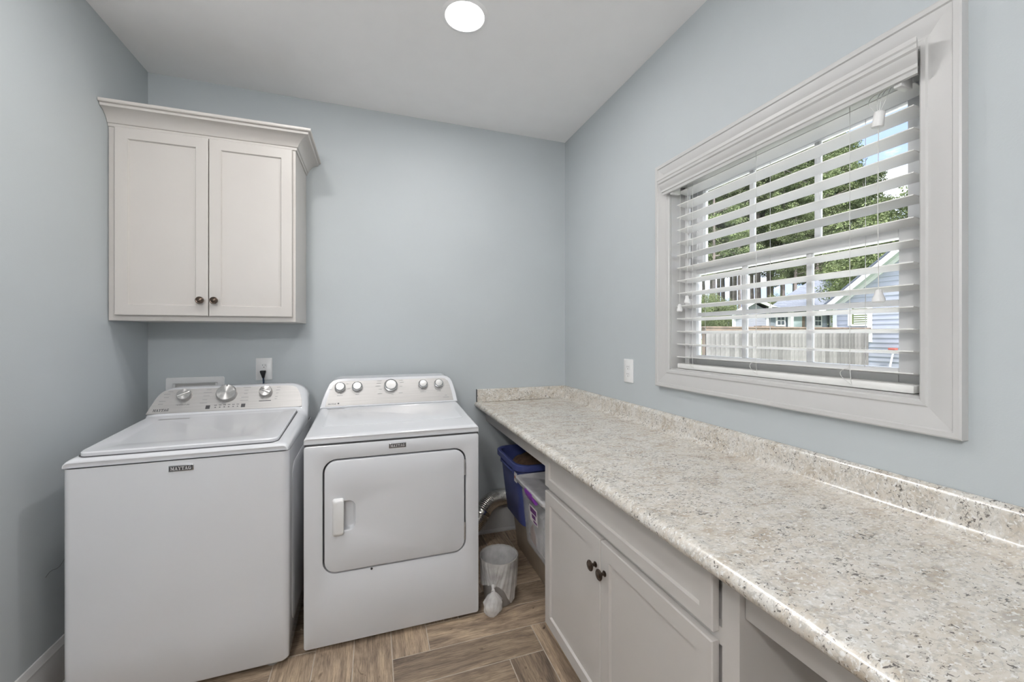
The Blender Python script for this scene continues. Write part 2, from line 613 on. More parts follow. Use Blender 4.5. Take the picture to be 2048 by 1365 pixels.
struct(obj('ceiling', boxb(XL - .1, XR + .25, YF - .1, YB + .1, ZC, ZC + .12), M['ceil']), 'flat white painted ceiling', 'ceiling')
struct(obj('wall_back', boxb(XL - .1, XR + .25, YB, YB + .12, -0.05, ZC + .05), M['wall']), 'pale blue painted wall behind the washer and dryer', 'wall')
wl = struct(obj('wall_left', boxb(XL - .12, XL, YF - .1, YB + .1, -0.05, ZC + .05), M['wall']), 'pale blue painted wall left of the washer', 'wall')
struct(obj('wall_front', boxb(XL - .1, XR + .25, YF - .12, YF, -0.05, ZC + .05), M['wall']), 'pale blue painted wall facing the appliances', 'wall')
OY0, OY1, OZ0, OZ1 = 0.636, 1.552, 1.183, 2.072     # inner edge of the casing
JT = 0.014                                          # jamb lining let into the wall
bm = B()
XW = XR + 0.15
box(bm, XR, XW, YF - .1, OY0 - JT, -0.05, ZC + .05)
box(bm, XR, XW, OY1 + JT, YB + .1, -0.05, ZC + .05)
box(bm, XR, XW, OY0 - JT, OY1 + JT, -0.05, OZ0)
box(bm, XR, XW, OY0 - JT, OY1 + JT, OZ1 + JT, ZC + .05)
struct(obj('wall_right', bm, M['wall']), 'pale blue painted wall holding the window', 'wall')
# hairline crack in the left wall paint
bm = B()
tube(bm, [(XL + .0003, 1.955 + i * 0.018, 0.455 + 0.007 * sin(i * 1.3) + 0.0025 * i) for i in range(9)], 0.0007, 5)
obj('crack', bm, M['gasket'], wl)

# added white door behind the camera, bounces light back into the room
dd = thing('bounce_door', 'added unseen white door behind the camera that bounces light', 'door', (0.1, YF, 0))
dd['kind'] = 'structure'
obj('leaf', boxb(-.32, .52, YF + .001, YF + .022, .008, 2.035, bev=.003), M['trim'], dd)
for a, b_, c, d in ((-.22, .42, .22, .90), (-.22, .42, 1.06, 1.90)):
    obj('panel', boxb(a, b_, YF + .0225, YF + .030, c, d, bev=.004), M['trim'], dd)
for a, b_, c, d in ((-.41, -.322, 0, 2.125), (.522, .61, 0, 2.125), (-.322, .522, 2.037, 2.125)):
    obj('casing', boxb(a, b_, YF + .001, YF + .020, c, d, bev=.003), M['trim'], dd)

# baseboards
BBP = [(0, 0), (0.028, 0), (0.028, 0.010), (0.022, 0.018), (0.015, 0.021), (0.015, 0.135), (0.013, 0.140),
       (0.013, 0.158), (0.010, 0.163), (0.008, 0.176), (0.004, 0.182), (0, 0.183)]
def bboard(name, f0, f1, label):
    bm = B()
    prism(bm, BBP, f0, f1)
    return struct(obj(name, bm, M['trim'], smooth=25), label, 'baseboard')
bboard('baseboard_left', lambda d, z: (XL + d, YF, z), lambda d, z: (XL + d, YB, z), 'white moulded baseboard along the left wall')
bboard('baseboard_back', lambda d, z: (XL, YB - d, z), lambda d, z: (XR, YB - d, z), 'white moulded baseboard along the back wall')
bboard('baseboard_right', lambda d, z: (XR - d, YF, z), lambda d, z: (XR - d, 0.62, z), 'white moulded baseboard in the knee space under the counter')
bboard('baseboard_front', lambda d, z: (XL, YF + d, z), lambda d, z: (-.412, YF + d, z), 'white moulded baseboard along the wall facing the appliances')

# ================================================================== window
win = thing('window_1', 'white double hung window with wide moulded casing in the right wall', 'window', (XR, 1.095, OZ0))
win['kind'] = 'structure'
CP = [(0, 0), (0, 0.010), (0.004, 0.014), (0.014, 0.015), (0.018, 0.012), (0.024, 0.012), (0.040, 0.017), (0.058, 0.0205),
      (0.066, 0.021), (0.069, 0.025), (0.080, 0.026), (0.084, 0.024), (0.085, 0)]
def cas(which):
    bm = B()
    a, b_ = [], []
    for d, h in CP:
        x = XR - h
        y0, y1, z0, z1 = OY0 - d, OY1 + d, OZ0 - d, OZ1 + d
        p = {'b': ((x, y0, z0), (x, y1, z0)), 't': ((x, y0, z1), (x, y1, z1)),
             'l': ((x, y1, z0), (x, y1, z1)), 'r': ((x, y0, z0), (x, y0, z1))}[which]
        a.append(p[0])
        b_.append(p[1])
    loft(bm, [a, b_], True, True, True)
    obj('casing', bm, M['trim'], win, smooth=25)
for k in 'btlr':
    cas(k)
# jamb lining
XO = XW + 0.02
for (a, b_, c, d) in ((OY0 - JT, OY0 + .002, OZ0, OZ1 + JT), (OY1 - .002, OY1 + JT, OZ0, OZ1 + JT), (OY0 + .002, OY1 - .002, OZ1 - .002, OZ1 + JT)):
    obj('jamb', boxb(XR - .001, XO, a, b_, c, d), M['trim'], win)
bm = B()
prism(bm, [(XR - .001, OZ0), (XR - .001, OZ0 + .006), (1.395, OZ0 + .006), (XO + .03, OZ0 - .012), (XO + .03, OZ0 - .04), (XR - .001, OZ0 - .001)],
      lambda x, z: (x, OY0 + .002, z), lambda x, z: (x, OY1 - .002, z))
obj('window_sill', bm, M['trim'], win)
SY0, SY1 = 0.656, 1.536
def sash(x0, x1, z0, z1, rb, rt, muntin_h):
    s = B()
    st = 0.060
    f = obj('sash', boxb(x0, x1, OY0 + .002, SY0 + st + .014, z0, z1, bev=.003), M['vinyl'], win)
    for args in ((SY1 - st + .014, OY1 - .002, z0, z1), (SY0 + st + .014, SY1 - st + .014, z0, z0 + rb), (SY0 + st + .014, SY1 - st + .014, z1 - rt, z1)):
        obj('sash_rail', boxb(x0, x1, args[0], args[1], args[2], args[3], bev=.003), M['vinyl'], f)
    obj('pane', boxb((x0 + x1) / 2 - .002, (x0 + x1) / 2 + .002, SY0 + st, SY1 - st + .02, z0 + rb - .005, z1 - rt + .005), M['glass'], f)
    xm = (x0 + x1) / 2
    for ym in (0.985, 1.243):
        obj('muntin', boxb(xm - .008, xm + .008, ym - .0095, ym + .0095, z0 + rb, z1 - rt, bev=.003), M['vinyl'], f)
    if muntin_h:
        obj('muntin', boxb(xm - .007, xm + .007, SY0 + st + .014, SY1 - st + .014, muntin_h - .009, muntin_h + .009, bev=.003), M['vinyl'], f)
    s.free()
sash(1.405, 1.437, 1.190, 1.664, 0.062, 0.040, 1.438)
sash(1.445, 1.477, 1.628, OZ1 - .002, 0.040, 0.055, None)
# side tracks beside the upper and lower sash
obj('track', boxb(1.397, 1.404, SY1 - .014, OY1 - .002, OZ0 + .01, OZ1 - .02), M['vinyl'], win)
obj('track', boxb(1.397, 1.404, OY0 + .002, SY0 + .014, OZ0 + .01, OZ1 - .02), M['vinyl'], win)
obj('track', boxb(1.438, 1.444, SY1 - .018, OY1 - .002, OZ0 + .01, OZ1 - .02), M['vinyl'], win)

# ================================================================== blind
bl = thing('window_blind', 'white two-and-a-half-inch slat blind hanging open in the window', 'blind', (1.36, 1.10, 1.20))
VP_ = [(0, 2.000), (-0.010, 2.000), (-0.012, 2.010), (-0.016, 2.013), (-0.016, 2.022), (-0.020, 2.030), (-0.026, 2.040), (-0.027, 2.048),
       (-0.032, 2.053), (-0.033, 2.062), (-0.036, 2.066), (-0.036, 2.078), (0, 2.078)]
bm = B()
vx = 1.296
# crown-style valance with short returns
lo = [[], []]
for d, z in VP_:
    lo[0].append((vx - 0.004 + d, 0.6165 + (0.036 + d) * 0.4, z))
    lo[1].append((vx - 0.004 + d, 1.578 - (0.036 + d) * 0.4, z))
loft(bm, lo, True, True, True)
obj('valance', bm, M['trim'], bl, smooth=25)
bm = B()
box(bm, 1.338, 1.396, 0.662, 1.532, 2.034, 2.055, bev=.002)
obj('headrail', bm, M['slat'], bl)
obj('valance_clip', boxb(1.292, 1.338, 0.664, 0.682, 1.992, 2.03, bev=.002), M['plastic'], bl)
obj('valance_clip', boxb(1.292, 1.338, 1.512, 1.530, 1.992, 2.03, bev=.002), M['plastic'], bl)
# slats: front edge a little higher than the back edge
bm = B()
n = 6
for s_ in (0,):
    top, bot = [], []
    for i in range(n + 1):
        xx = -0.0325 + 0.065 * i / n
        zz = 0.0012 * (1 - (2 * i / n - 1) ** 2)
        top.append((xx, zz + 0.0014))
        bot.append((xx, zz - 0.0014))
    prism(bm, bot + top[::-1], lambda x, z: (x, -0.4365, z), lambda x, z: (x, 0.4365, z))
slat_me = finish(bm, 'slat', M['slat'])
LAD = (0.810, 1.120, 1.434)
for k in range(14):
    zf = 2.007 - 0.0587 * k
    inst('slat', slat_me, bl, (1.3685, 1.0985, zf - 0.0045), (0, radians(8), 0))
obj('bottom_rail', boxb(1.338, 1.398, 0.662, 1.535, 1.1905, 1.2125, bev=.004), M['slat'], bl)
for y in LAD:
    for xx in (1.3335, 1.4035):
        bm = B()
        wob = 0.0 if xx < 1.36 else 0.0
        tube(bm, [(xx, y, 2.035), (xx, y, 1.6), (xx, y, 1.262), (xx, y + .003, 1.248)], 0.0009, 5)
        obj('ladder_cord', bm, M['cord'], bl)
    bm = B()
    tube(bm, bez((1.3335, y + .003, 1.248), (1.331, y + .035, 1.238), (1.328, y + .030, 1.222), (1.333, y - .004, 1.200), 8), 0.0009, 5)
    tube(bm, bez((1.3335, y, 1.250), (1.329, y - .004, 1.235), (1.329, y - .004, 1.215), (1.333, y - .006, 1.199), 6), 0.0008, 5)
    obj('ladder_tail', bm, M['cord'], bl)
# pull cord: strands, condenser, cord, tassel
px, py = 1.305, 0.722
bm = B()
for dx_, dy_ in ((0, -.022), (.002, -.006), (.004, .006), (0, .030)):
    tube(bm, bez((px + .03, py + dy_ * .6, 2.022), (px + .0, py + dy_ * 1.15, 2.002), (px, py + dy_ * .9, 1.985), (px, py + dy_ * .12, 1.952), 8), 0.0008, 5)
tube(bm, [(px, py, 1.920), (px, py + .002, 1.7), (px, py, 1.468)], 0.0011, 6)
pc = obj('pull_cord', bm, M['cord'], bl)
bm = B()
lathe(bm, [(.0085, -.021), (.0135, -.020), (.0135, -.016), (.0125, .012), (.0125, .018), (.009, .021)], 16, Matrix.Translation((px, py, 1.935)) @ Matrix.Rotation(radians(8), 4, 'X'))
obj('condenser', bm, M['plastic'], pc)
TAS = [(.004, .018), (.0075, .016), (.0085, .008), (.011, .000), (.0142, -.008), (.0142, -.015), (.011, -.018), (.004, -.0185)]
bm = B()
lathe(bm, TAS, 18, Matrix.Translation((px, py, 1.452)))
obj('tassel', bm, M['plastic'], pc)
for (ty, tz) in ((1.446, 1.502), (1.492, 1.468)):
    bm = B()
    tube(bm, [(1.318, ty, 2.02), (1.316, ty, 1.7), (1.314, ty, tz + .015)], 0.0008, 5)
    tcd = obj('tilt_cord', bm, M['cord'], bl)
    bm = B()
    lathe(bm, [(r * .85, z * .95) for r, z in TAS], 16, Matrix.Translation((1.314, ty, tz)))
    obj('tassel', bm, M['plastic'], tcd)

# ================================================================== recessed lights
LP = [(0.377, 1.745, 'round recessed ceiling light glowing above the dryer'),
      (-0.47, 1.375, 'round recessed ceiling light above the front of the washer')]
for lx, ly, lab in LP:
    t = thing('recessed_light', lab, 'light', (lx, ly, ZC), group='recessed ceiling lights')
    bm = B()
    lathe(bm, [(.084, -.001), (.0845, -.004), (.0865, -.006), (.092, -.0045), (.103, -.001), (.103, .0), (.084, 0)], 48, Matrix.Translation((lx, ly, ZC)), cap=False)
    obj('trim_ring', bm, M['ceil'], t)
    bm = B()
    lathe(bm, [(.0845, -.0008), (.0845, -.0028), (.05, -.0036), (.01, -.004)], 48, Matrix.Translation((lx, ly, ZC)))
    obj('lens', bm, M['lens'], t)
    ld = bpy.data.lights.new('lamp', 'AREA')
    ld.shape = 'DISK'
    ld.size = 0.165
    ld.energy = LAMP_POWER
    ld.color = LAMP_COLOR
    lo_ = bpy.data.objects.new('lamp', ld)
    COL.objects.link(lo_)
    lo_.location = (0, 0, -0.012)
    lo_.parent = t

# added fill light behind the camera; no lamp is known to hang here
DLX, DLY, DLZ = -0.62, -0.60, 2.20
t = thing('fill_light', 'added unseen fill light behind the camera, shaped as a hanging ball', 'light', (DLX, DLY, ZC))
bm = B()
lathe(bm, [(.06, 0), (.062, -.006), (.05, -.022), (.008, -.026)], 30, Matrix.Translation((DLX, DLY, ZC)))
obj('fill_mount', bm, M['trim'], t)
bm = B()
tube(bm, [(DLX, DLY, ZC - .02), (DLX, DLY, DLZ + .12)], .004, 8)
obj('fill_stem', bm, M['steel'], t)
bm = B()
lathe(bm, [(.02, .125), (.06, .108), (.098, .07), (.118, .02), (.118, -.02), (.098, -.07), (.06, -.103), (.005, -.12)], 40, Matrix.Translation((DLX, DLY, DLZ)))
obj('fill_globe', bm, mat('fill_glow', LAMP_COLOR, 0.4, emit=FILL_STRENGTH, noise=0.01), t)

# ================================================================== shaker doors and cabinets
def shaker(bm, w_, h_, st, rec, th, mt, bev=0.003):
    """front at local y=0 facing -y, x 0..w, z 0..h"""
    def rect(m, y):
        return [mt @ Vector(p) for p in ((m, y, m), (w_ - m, y, m), (w_ - m, y, h_ - m), (m, y, h_ - m))]
    loops = [rect(0, th), rect(0, bev), rect(bev, 0), rect(st, 0), rect(st + .004, rec)]
    loft(bm, loops, True, True, True)
    return bm

KN = [(.0085, .0), (.0095, .0015), (.0095, .003), (.0055, .006), (.005, .012), (.007, .016), (.0155, .0185), (.0175, .021), (.0172, .024),
      (.0145, .0262), (.0115, .0255), (.0105, .0265), (.006, .0285), (.001, .029)]
def knob_bm(mt):
    bm = B()
    lathe(bm, KN, 20, mt)
    return bm

# --- wall cabinet above the washer
CX0, CX1, CY, CZ0, CZ1 = XL + .002, -0.381, 2.325, 1.411, 2.31
uc = thing('wall_cabinet', 'cream two-door wall cabinet with crown moulding above the washer', 'cabinet', ((CX0 + CX1) / 2, 2.49, CZ0))
bm = B()
box(bm, CX0 + .012, CX1, CY + .02, YB - .001, CZ0, CZ1)
obj('body', bm, M['cab'], uc)
bm = B()
for a, b_, c, d in ((CX0, CX0 + .045, CZ0, CZ1), (CX1 - .045, CX1, CZ0, CZ1), (CX0 + .045, CX1 - .045, CZ0, CZ0 + .045), (CX0 + .045, CX1 - .045, CZ1 - .05, CZ1)):
    box(bm, a, b_, CY, CY + .02, c, d)
obj('face_frame', bm, M['cab'], uc)
for x0, x1, kx in ((-1.110, -0.7535, -0.780), (-0.7500, -0.394, -0.7235)):
    bm = B()
    shaker(bm, x1 - x0, 0.852, 0.0485, 0.008, 0.0195, Matrix.Translation((x0, CY - .020, 1.4355)))
    d = obj('door', bm, M['cab'], uc, smooth=20)
    obj('knob', knob_bm(Matrix.Translation((kx, CY - .020, 1.509)) @ Matrix.Rotation(radians(90), 4, 'X')), M['bronze'], d)
CR = [(0, 2.291), (.005, 2.291), (.007, 2.297), (.007, 2.303), (.012, 2.306), (.017, 2.318), (.028, 2.333), (.042, 2.345), (.058, 2.353),
      (.066, 2.355), (.068, 2.360), (.068, 2.366), (.078, 2.368), (.080, 2.372), (.080, 2.381), (0, 2.381)]
bm = B()
lp = [[(CX0, CY - d, z) for d, z in CR], [(CX1 + d, CY - d, z) for d, z in CR], [(CX1 + d, YB - .001, z) for d, z in CR]]
loft(bm, lp, True, True, True)
obj('crown_moulding', bm, M['cab'], uc, smooth=25)

# --- base cabinet under the counter (faces -x)
FX = 0.72      # face frame plane
ZT = 0.857     # underside of the counter
bc = thing('base_cabinet', 'white base cabinet with two doors below one drawer front under the counter', 'cabinet', (1.0, 1.13, 0))
BY0, BY1 = 0.643, 1.612
bm = B()
box(bm, FX + .02, XR - .002, BY0, BY1, 0.098, ZT - .001)
obj('body', bm, M['cab'], bc)
bm = B()
for a, b_, c, d in ((BY0, BY0 + .045, .098, ZT - .001), (BY1 - .040, BY1, .098, ZT - .001), (BY0 + .045, BY1 - .04, .098, .13),
                    (BY0 + .045, BY1 - .04, .665, .705), (BY0 + .045, BY1 - .04, .815, ZT - .001)):
    box(bm, FX, FX + .02, a, b_, c, d)
obj('face_frame', bm, M['cab'], bc)
obj('toe_kick', boxb(FX + .075, FX + .09, BY0, BY1, 0.0, 0.098), M['cab'], bc)
RX = Matrix.Rotation(-pi / 2, 4, 'Z')   # local -y -> world -x ; local x -> world -y
def fdoor(name, y0, y1, z0, z1, st, parent):
    bm = B()
    shaker(bm, y1 - y0, z1 - z0, st, 0.008, 0.0195, Matrix.Translation((FX - .020, y1, z0)) @ RX)
    return obj(name, bm, M['cab'], parent, smooth=20)
fdoor('drawer_front', 0.696, 1.610, 0.6945, 0.842, 0.036, bc)
d1 = fdoor('door', 1.1595, 1.610, 0.103, 0.6735, 0.049, bc)
d2 = fdoor('door', 0.696, 1.1565, 0.103, 0.6735, 0.049, bc)
KM = Matrix.Rotation(radians(-90), 4, 'Y')
obj('knob', knob_bm(Matrix.Translation((FX - .020, 1.186, 0.580)) @ KM), M['bronze'], d1)
obj('knob', knob_bm(Matrix.Translation((FX - .020, 1.130, 0.580)) @ KM), M['bronze'], d2)

# --- rails carrying the counter over the two open bays
tag(obj('counter_rail', boxb(FX, FX + .02, BY1 + .001, YB - .001, 0.762, ZT - .001, bev=.0015), M['cab']),
    'white rail under the counter above the storage bins', 'rail')
tag(obj('counter_rail', boxb(FX + .014, FX + .034, -0.55, BY0 - .001, 0.752, ZT - .001, bev=.0015), M['cab']),
    'white rail under the counter above the open knee space', 'rail')
tag(obj('end_panel', boxb(FX + .014, XR - .002, -0.570, -0.552, 0.0, ZT - .001, bev=.0015), M['cab']),
    'white panel carrying the near end of the counter', 'panel')

# ================================================================== countertop
ct = thing('countertop', 'speckled beige granite-look laminate countertop with rolled front edge and backsplash', 'countertop', (1.0, 1.0, ZT))
CTP = [(.690, .857), (.6650, .857), (.6560, .8575), (.6485, .8605), (.6435, .866), (.6415, .873), (.6425, .880), (.6460, .8865), (.6520, .8915),
       (.6600, .8948), (.6690, .8955), (.6780, .8945), (.6900, .8922), (.7020, .8910), (.7200, .8905), (1.262, .8905), (1.274, .8912), (1.284, .895),
       (1.291, .903), (1.294, .913), (1.2945, .952), (1.296, .962), (1.3005, .970), (1.3075, .9745), (1.3165, .976), (1.3165, .857)]
bm = B()
prism(bm, CTP, lambda x, z: (x, -0.60, z), lambda x, z: (x, YB - .0005, z))
obj('top', bm, M['lam'], ct, smooth=40)
obj('side_splash', boxb(0.656, 1.2965, YB - .021, YB - .0005, 0.8915, 0.9765, bev=.0012, seg=1), M['lam'], ct)
obj('end_trim', boxb(0.6530, 0.6562, YB - .0225, YB - .0008, 0.8600, 0.9775), M['gasket'], ct)

# ================================================================== clothes washer
WX, WY = -0.676, 1.829
ws = thing('washing_machine', 'white top-load washing machine with brushed silver console in the corner', 'washing machine', (WX, WY, 0), radians(0.9))
def wobj(name, bm, m, parent=None, smooth=35):
    return obj(name, bm, m, parent or ws, smooth, world=False)
HW = 0.350
bm = B()
loft(bm, [[(x, y, z) for x, y in rrect(-HW + i_, HW - i_, 0.004 + i_, 0.705, (.026, .026, .01, .01), 6)] for z, i_ in ((.028, .006), (.036, .001), (.20, 0), (.876, 0))])
wobj('body', bm, M['enamel'])
# stamped panels on the sides
for s in (-1, 1):
    bm = B()
    pts = rrect(0.075, 0.64, 0.12, 0.80, 0.07, 6)
    loft(bm, [[(s * (HW - .002), y, z) for y, z in pts], [(s * (HW + .002), y, z) for y, z in pts],
              [(s * (HW + .007), 0.3575 + (y - 0.3575) * .95, 0.46 + (z - 0.46) * .96) for y, z in pts]])
    wobj('side_panel', bm, M['enamel'])
# dark seam below the top cover
bm = B()
loft(bm, [[(x, y, z) for x, y in rrect(-HW + .004, HW - .004, .009, .70, .022, 6)] for z in (.874, .882)])
wobj('seam', bm, M['gasket'])
# top cover with console, lofted front to back
def wsec(y, zt, r, hw, zb=0.8805, n=7):
    pts = [(-hw, zb)]
    for i in range(n + 1):
        a = pi - (pi / 2) * i / n
        pts.append((-hw + r + r * cos(a), zt - r * .75 + r * .75 * sin(a)))
    for i in range(n + 1):
        a = pi / 2 - (pi / 2) * i / n
        pts.append((hw - r + r * cos(a), zt - r * .75 + r * .75 * sin(a)))
    pts.append((hw, zb))
    return [(x, y, z) for x, z in pts]
SEC = [(0.004, .894, .012, HW - .012), (0.0015, .898, .016, HW - .008), (0.004, .9035, .024, HW - .003), (0.012, .9085, .032, HW), (0.025, .912, .037, HW + .001),
       (0.10, .917, .043, HW + .002), (0.30, .930, .050, HW + .002), (0.50, .944, .058, HW + .002), (0.532, .947, .060, HW + .002), (0.545, .953, .062, HW + .002),
       (0.556, .968, .066, HW + .001), (0.590, 1.018, .080, HW), (0.622, 1.064, .098, HW - .004), (0.632, 1.074, .10, HW - .006), (0.645, 1.079, .10, HW - .006), (0.700, 1.080, .10, HW - .006), (0.708, 1.074, .10, HW - .008)]
bm = B()
loft(bm, [wsec(*s) for s in SEC], True, True, True)
cov = wobj('top_cover', bm, M['enamel'], smooth=40)
# lid, sloping up to the console
def lz(y):
    return 0.9165 + 0.0655 * y
def lid_loop(x0, x1, y0, y1, r, dz):
    return [(x, y, lz(y) + dz) for x, y in rrect(x0, x1, y0, y1, r, 6)]
bm = B()
RL = (.030, .030, .012, .012)
loft(bm, [lid_loop(-.318, .306, .022, .520, RL, -.0075), lid_loop(-.318, .306, .022, .520, RL, .0065), lid_loop(-.314, .302, .026, .517, RL, .0105),
          lid_loop(-.270, .258, .085, .500, (.05, .05, .02, .02), .0105), lid_loop(-.255, .243, .098, .490, (.06, .06, .02, .02), .0068)])
lid = wobj('lid', bm, M['enamel'], smooth=30)
bm = B()
loft(bm, [lid_loop(-.321, .309, .0185, .523, RL, -.009), lid_loop(-.321, .309, .0185, .523, RL, -.004)])
wobj('lid_gap', bm, M['gasket'], lid)
def onlid(x, y, e=0.0):
    return (x, y, lz(y) + .0072 + e)
bm = B()
loft(bm, [[onlid(x, y, 0) for x, y in ((-.315 + .06, .455), (-.135, .452), (-.135, .462), (-.25, .466))], [onlid(x, y, .0004) for x, y in ((-.315 + .06, .455), (-.135, .452), (-.135, .462), (-.25, .466))]])
wobj('warning_label', bm, M['ink'], lid)
# silver console panel
PY0, PZ0, PY1, PZ1 = 0.5585, 0.9635, 0.6285, 1.0695
nl = Vector((0, -(PZ1 - PZ0), (PY1 - PY0))).normalized()
def onp(x, v, e=0.0):
    """x local, v in 0..1 up the slope"""
    p = Vector((x, PY0 + (PY1 - PY0) * v, PZ0 + (PZ1 - PZ0) * v)) + nl * (0.0065 + e)
    return p
outl = [(-.341, 0), (.322, 0), (.319, .30), (.311, .55), (.298, .78), (.285, .90), (.268, .97), (.245, 1.0), (-.262, 1.0), (-.286, .96), (-.302, .86), (-.316, .66), (-.331, .30)]
bm = B()
loft(bm, [[onp(x, v, -.008) for x, v in outl], [onp(x, v, 0) for x, v in outl]])
con = wobj('control_panel', bm, M['panel'], smooth=30)
def vof(z):
    return (z - PZ0) / (PZ1 - PZ0)
pm = Matrix((( 1, 0, 0), (0, nl.z, nl.y), (0, -nl.y, nl.z))).to_4x4()
def kmat(x, v, e=0.0):
    return Matrix.Translation(onp(x, v, e)) @ pm
KB = [(1.0, 0), (1.0, .10), (.97, .45), (.93, .56), (.86, .62), (.84, .60), (.02, .60)]
for x, r, ang, wdg in ((-.203, .0315, 25, True), (-.026, .0455, 0, False), (.148, .0305, -25, True)):
    v = vof(1.0375)
    bm = B()
    h = 0.026
    lathe(bm, [(r * 1.0, .0), (r, .006), (r * .97, h * .75), (r * .93, h * .93), (r * .88, h), (r * .30, h * 1.0), (r * .02, h)], 40)
    me = finish(bm, 'dial', M['knob'], 30)
    k = bpy.data.objects.new('dial', me)
    COL.objects.link(k)
    k.matrix_local = kmat(x, v)
    k.parent = con
    bm = B()
    if wdg:   # raised grip bar across the dial
        mt = kmat(x, v, h) @ Matrix.Rotation(radians(ang), 4, 'Z')
        b2 = boxb(-r * .86, r * .86, -.0055, .0055, -.001, .006, bev=.0025)
        b2.transform(mt)
        obj('grip', b2, M['knob'], k, world=False).matrix_parent_inverse = kmat(x, v).inverted()
    else:
        mt = kmat(x, v, h)
        b2 = boxb(-.0022, .0022, r * .70, r * .93, 0, .0006)
        b2.transform(mt)
        obj('pointer', b2, M['inkdark'], k, world=False).matrix_parent_inverse = kmat(x, v).inverted()
    bm.free()
# printed legends (small grey marks) and icons
def mark(bm, x, v, w_, h_):
    q = [(x - w_ / 2, v - h_ / 2), (x + w_ / 2, v - h_ / 2), (x + w_ / 2, v + h_ / 2), (x - w_ / 2, v + h_ / 2)]
    loft(bm, [[onp(a, b_, 0) for a, b_ in q], [onp(a, b_, .0004) for a, b_ in q]], True, False, True)
bm = B()
for i, vv in enumerate((.98, .87, .72, .55, .42)):
    mark(bm, -.278 + .012 * (i in (0,)) - .004 * i * (i > 2), vv * .92, .020 + .006 * (i % 2), .022)
for i, vv in enumerate((.93, .81, .66, .50, .36)):
    mark(bm, -.108 - .003 * i, vv, (.020, .034, .026, .020, .030)[i], .022)
    mark(bm, .058 - .001 * i, vv + .03, (.034, .018, .016, .032, .036)[i], .022)
for i, vv in enumerate((.92, .80, .66, .50, .40)):
    mark(bm, .204 - .002 * i, vv, (.018, .018, .012, .012, .010)[i], .022)
wobj('printed_legend', bm, M['ink'], con)['kind'] = 'stuff'
bm = B()
for i in range(6):
    mark(bm, -.066 + .019 * i, .145, .006, .03)
    mark(bm, -.066 + .019 * i, .235, .012, .02)
for xx in (-.098, .053):
    mark(bm, xx, .17, .018, .15)
mark(bm, .148, .33, .055, .03)
wobj('printed_icon', bm, M['inkdark'], con)['kind'] = 'stuff'
tm = text_mesh('TEMPERATURE', 0.0085)
tm.materials.clear()
tm.materials.append(M['inkdark'])
to = bpy.data.objects.new('printed_word', tm)
COL.objects.link(to)
to.matrix_local = kmat(-.232, .30, .0006)
to.parent = con
bm = B()
word(bm, 'MAYTAG', 0.062, 0.0125, lambda a, b_, e: onp(-.318 + a, .085 + b_ / 0.127, e + .0001), .0005, shear=.25)
wobj('brand_lettering', bm, M['inkdark'], con)
# front badge
bm = B()
by = 0.0040
box(bm, -.045, .032, by - .0035, by + .002, .836, .8585, bev=.0012)
bd = wobj('badge', bm, M['chrome'])
wobj('badge_plate', boxb(-.0425, .0295, by - .0045, by, .8385, .856), M['inkdark'], bd)
bm = B()
word(bm, 'MAYTAG', .064, .0125, lambda a, b_, e: (-.0385 + a, by - .0046 - e, .8410 + b_), .0006)
wobj('brand_lettering', bm, M['silver'], bd)
# levelling feet
for fx in (-.29, .285):
    for fy in (.06, .64):
        bm = B()
        lathe(bm, [(.022, 0), (.026, .004), (.024, .012), (.010, .016), (.008, .036)], 18, Matrix.Translation((fx, fy, 0)))
        wobj('foot', bm, M['basket'])

# ================================================================== clothes dryer
DX0, DX1, DY = -0.279, 0.474, 1.880
dr = thing('clothes_dryer', 'white front-load clothes dryer with square door beside the counter', 'dryer', ((DX0 + DX1) / 2, DY, 0))
bm = B()
box(bm, DX0 + .004, DX1 - .004, DY + .030, 2.610, .022, .876, bev=.004)
obj('body', bm, M['enamel'], dr)
# front panel with a cut-out for the door
DO = (-0.203, 0.4075, 0.325, 0.8085)
def dl(m, y, r=.052):
    return [(x, y, z) for x, z in rrect(DO[0] - m, DO[1] + m, DO[2] - m, DO[3] + m, r + m, 6)]
def ol(m, y, r=.012):
    return [(x, y, z) for x, z in rrect(DX0 + m, DX1 - m, .020 + m, .8745 - m, max(r - m, .003), 6)]
bm = B()
loft(bm, [ol(0, DY + .032), ol(0, DY + .005), ol(.0015, DY + .0015), ol(.005, DY), dl(.010, DY), dl(.004, DY + .003), dl(.003, DY + .026)], True, False, False)
obj('front_panel', bm, M['enamel'], dr)
bm = B()
loft(bm, [dl(.004, DY + .0245), dl(.004, DY + .0285)])
obj('door_gap', bm, M['gasket'], dr)
bm = B()
loft(bm, [ol(.004, DY + .005), [(x, y, z + .0) for x, y, z in ol(.004, DY + .02)]], True, True, True)
bm.free()
obj('seam', boxb(DX0 + .003, DX1 - .003, DY + .004, 2.60, .872, .882), M['gasket'], dr)
# door with recess for the handle
bm = B()
HC = (-.150, -.0775, .503, .628)
def hl(m, y, r=.026):
    return [(x, y, z) for x, z in rrect(HC[0] - m, HC[1] + m, HC[2] - m, HC[3] + m, (r + m, r + m, r + m, r + m), 6)]
loft(bm, [dl(-.0035, DY + .024), dl(-.0035, DY + .002), dl(-.005, DY - .001), dl(-.009, DY - .0025), hl(.006, DY - .0025), hl(.002, DY - .001), hl(-.003, DY + .014), hl(-.008, DY + .020), hl(-.016, DY + .0225)], True, False, True)
door = obj('door', bm, M['enamel'], dr, smooth=30)
bm = B()
loft(bm, [[(x, DY - .002, z) for x, z in rrect(-.169, -.122, .488, .645, .010, 4)], [(x, DY - .012, z) for x, z in rrect(-.168, -.122, .489, .644, .010, 4)],
          [(x, DY - .020, z) for x, z in rrect(-.162, -.1225, .496, .638, .012, 4)], [(x, DY - .0215, z) for x, z in rrect(-.156, -.125, .502, .632, .010, 4)]])
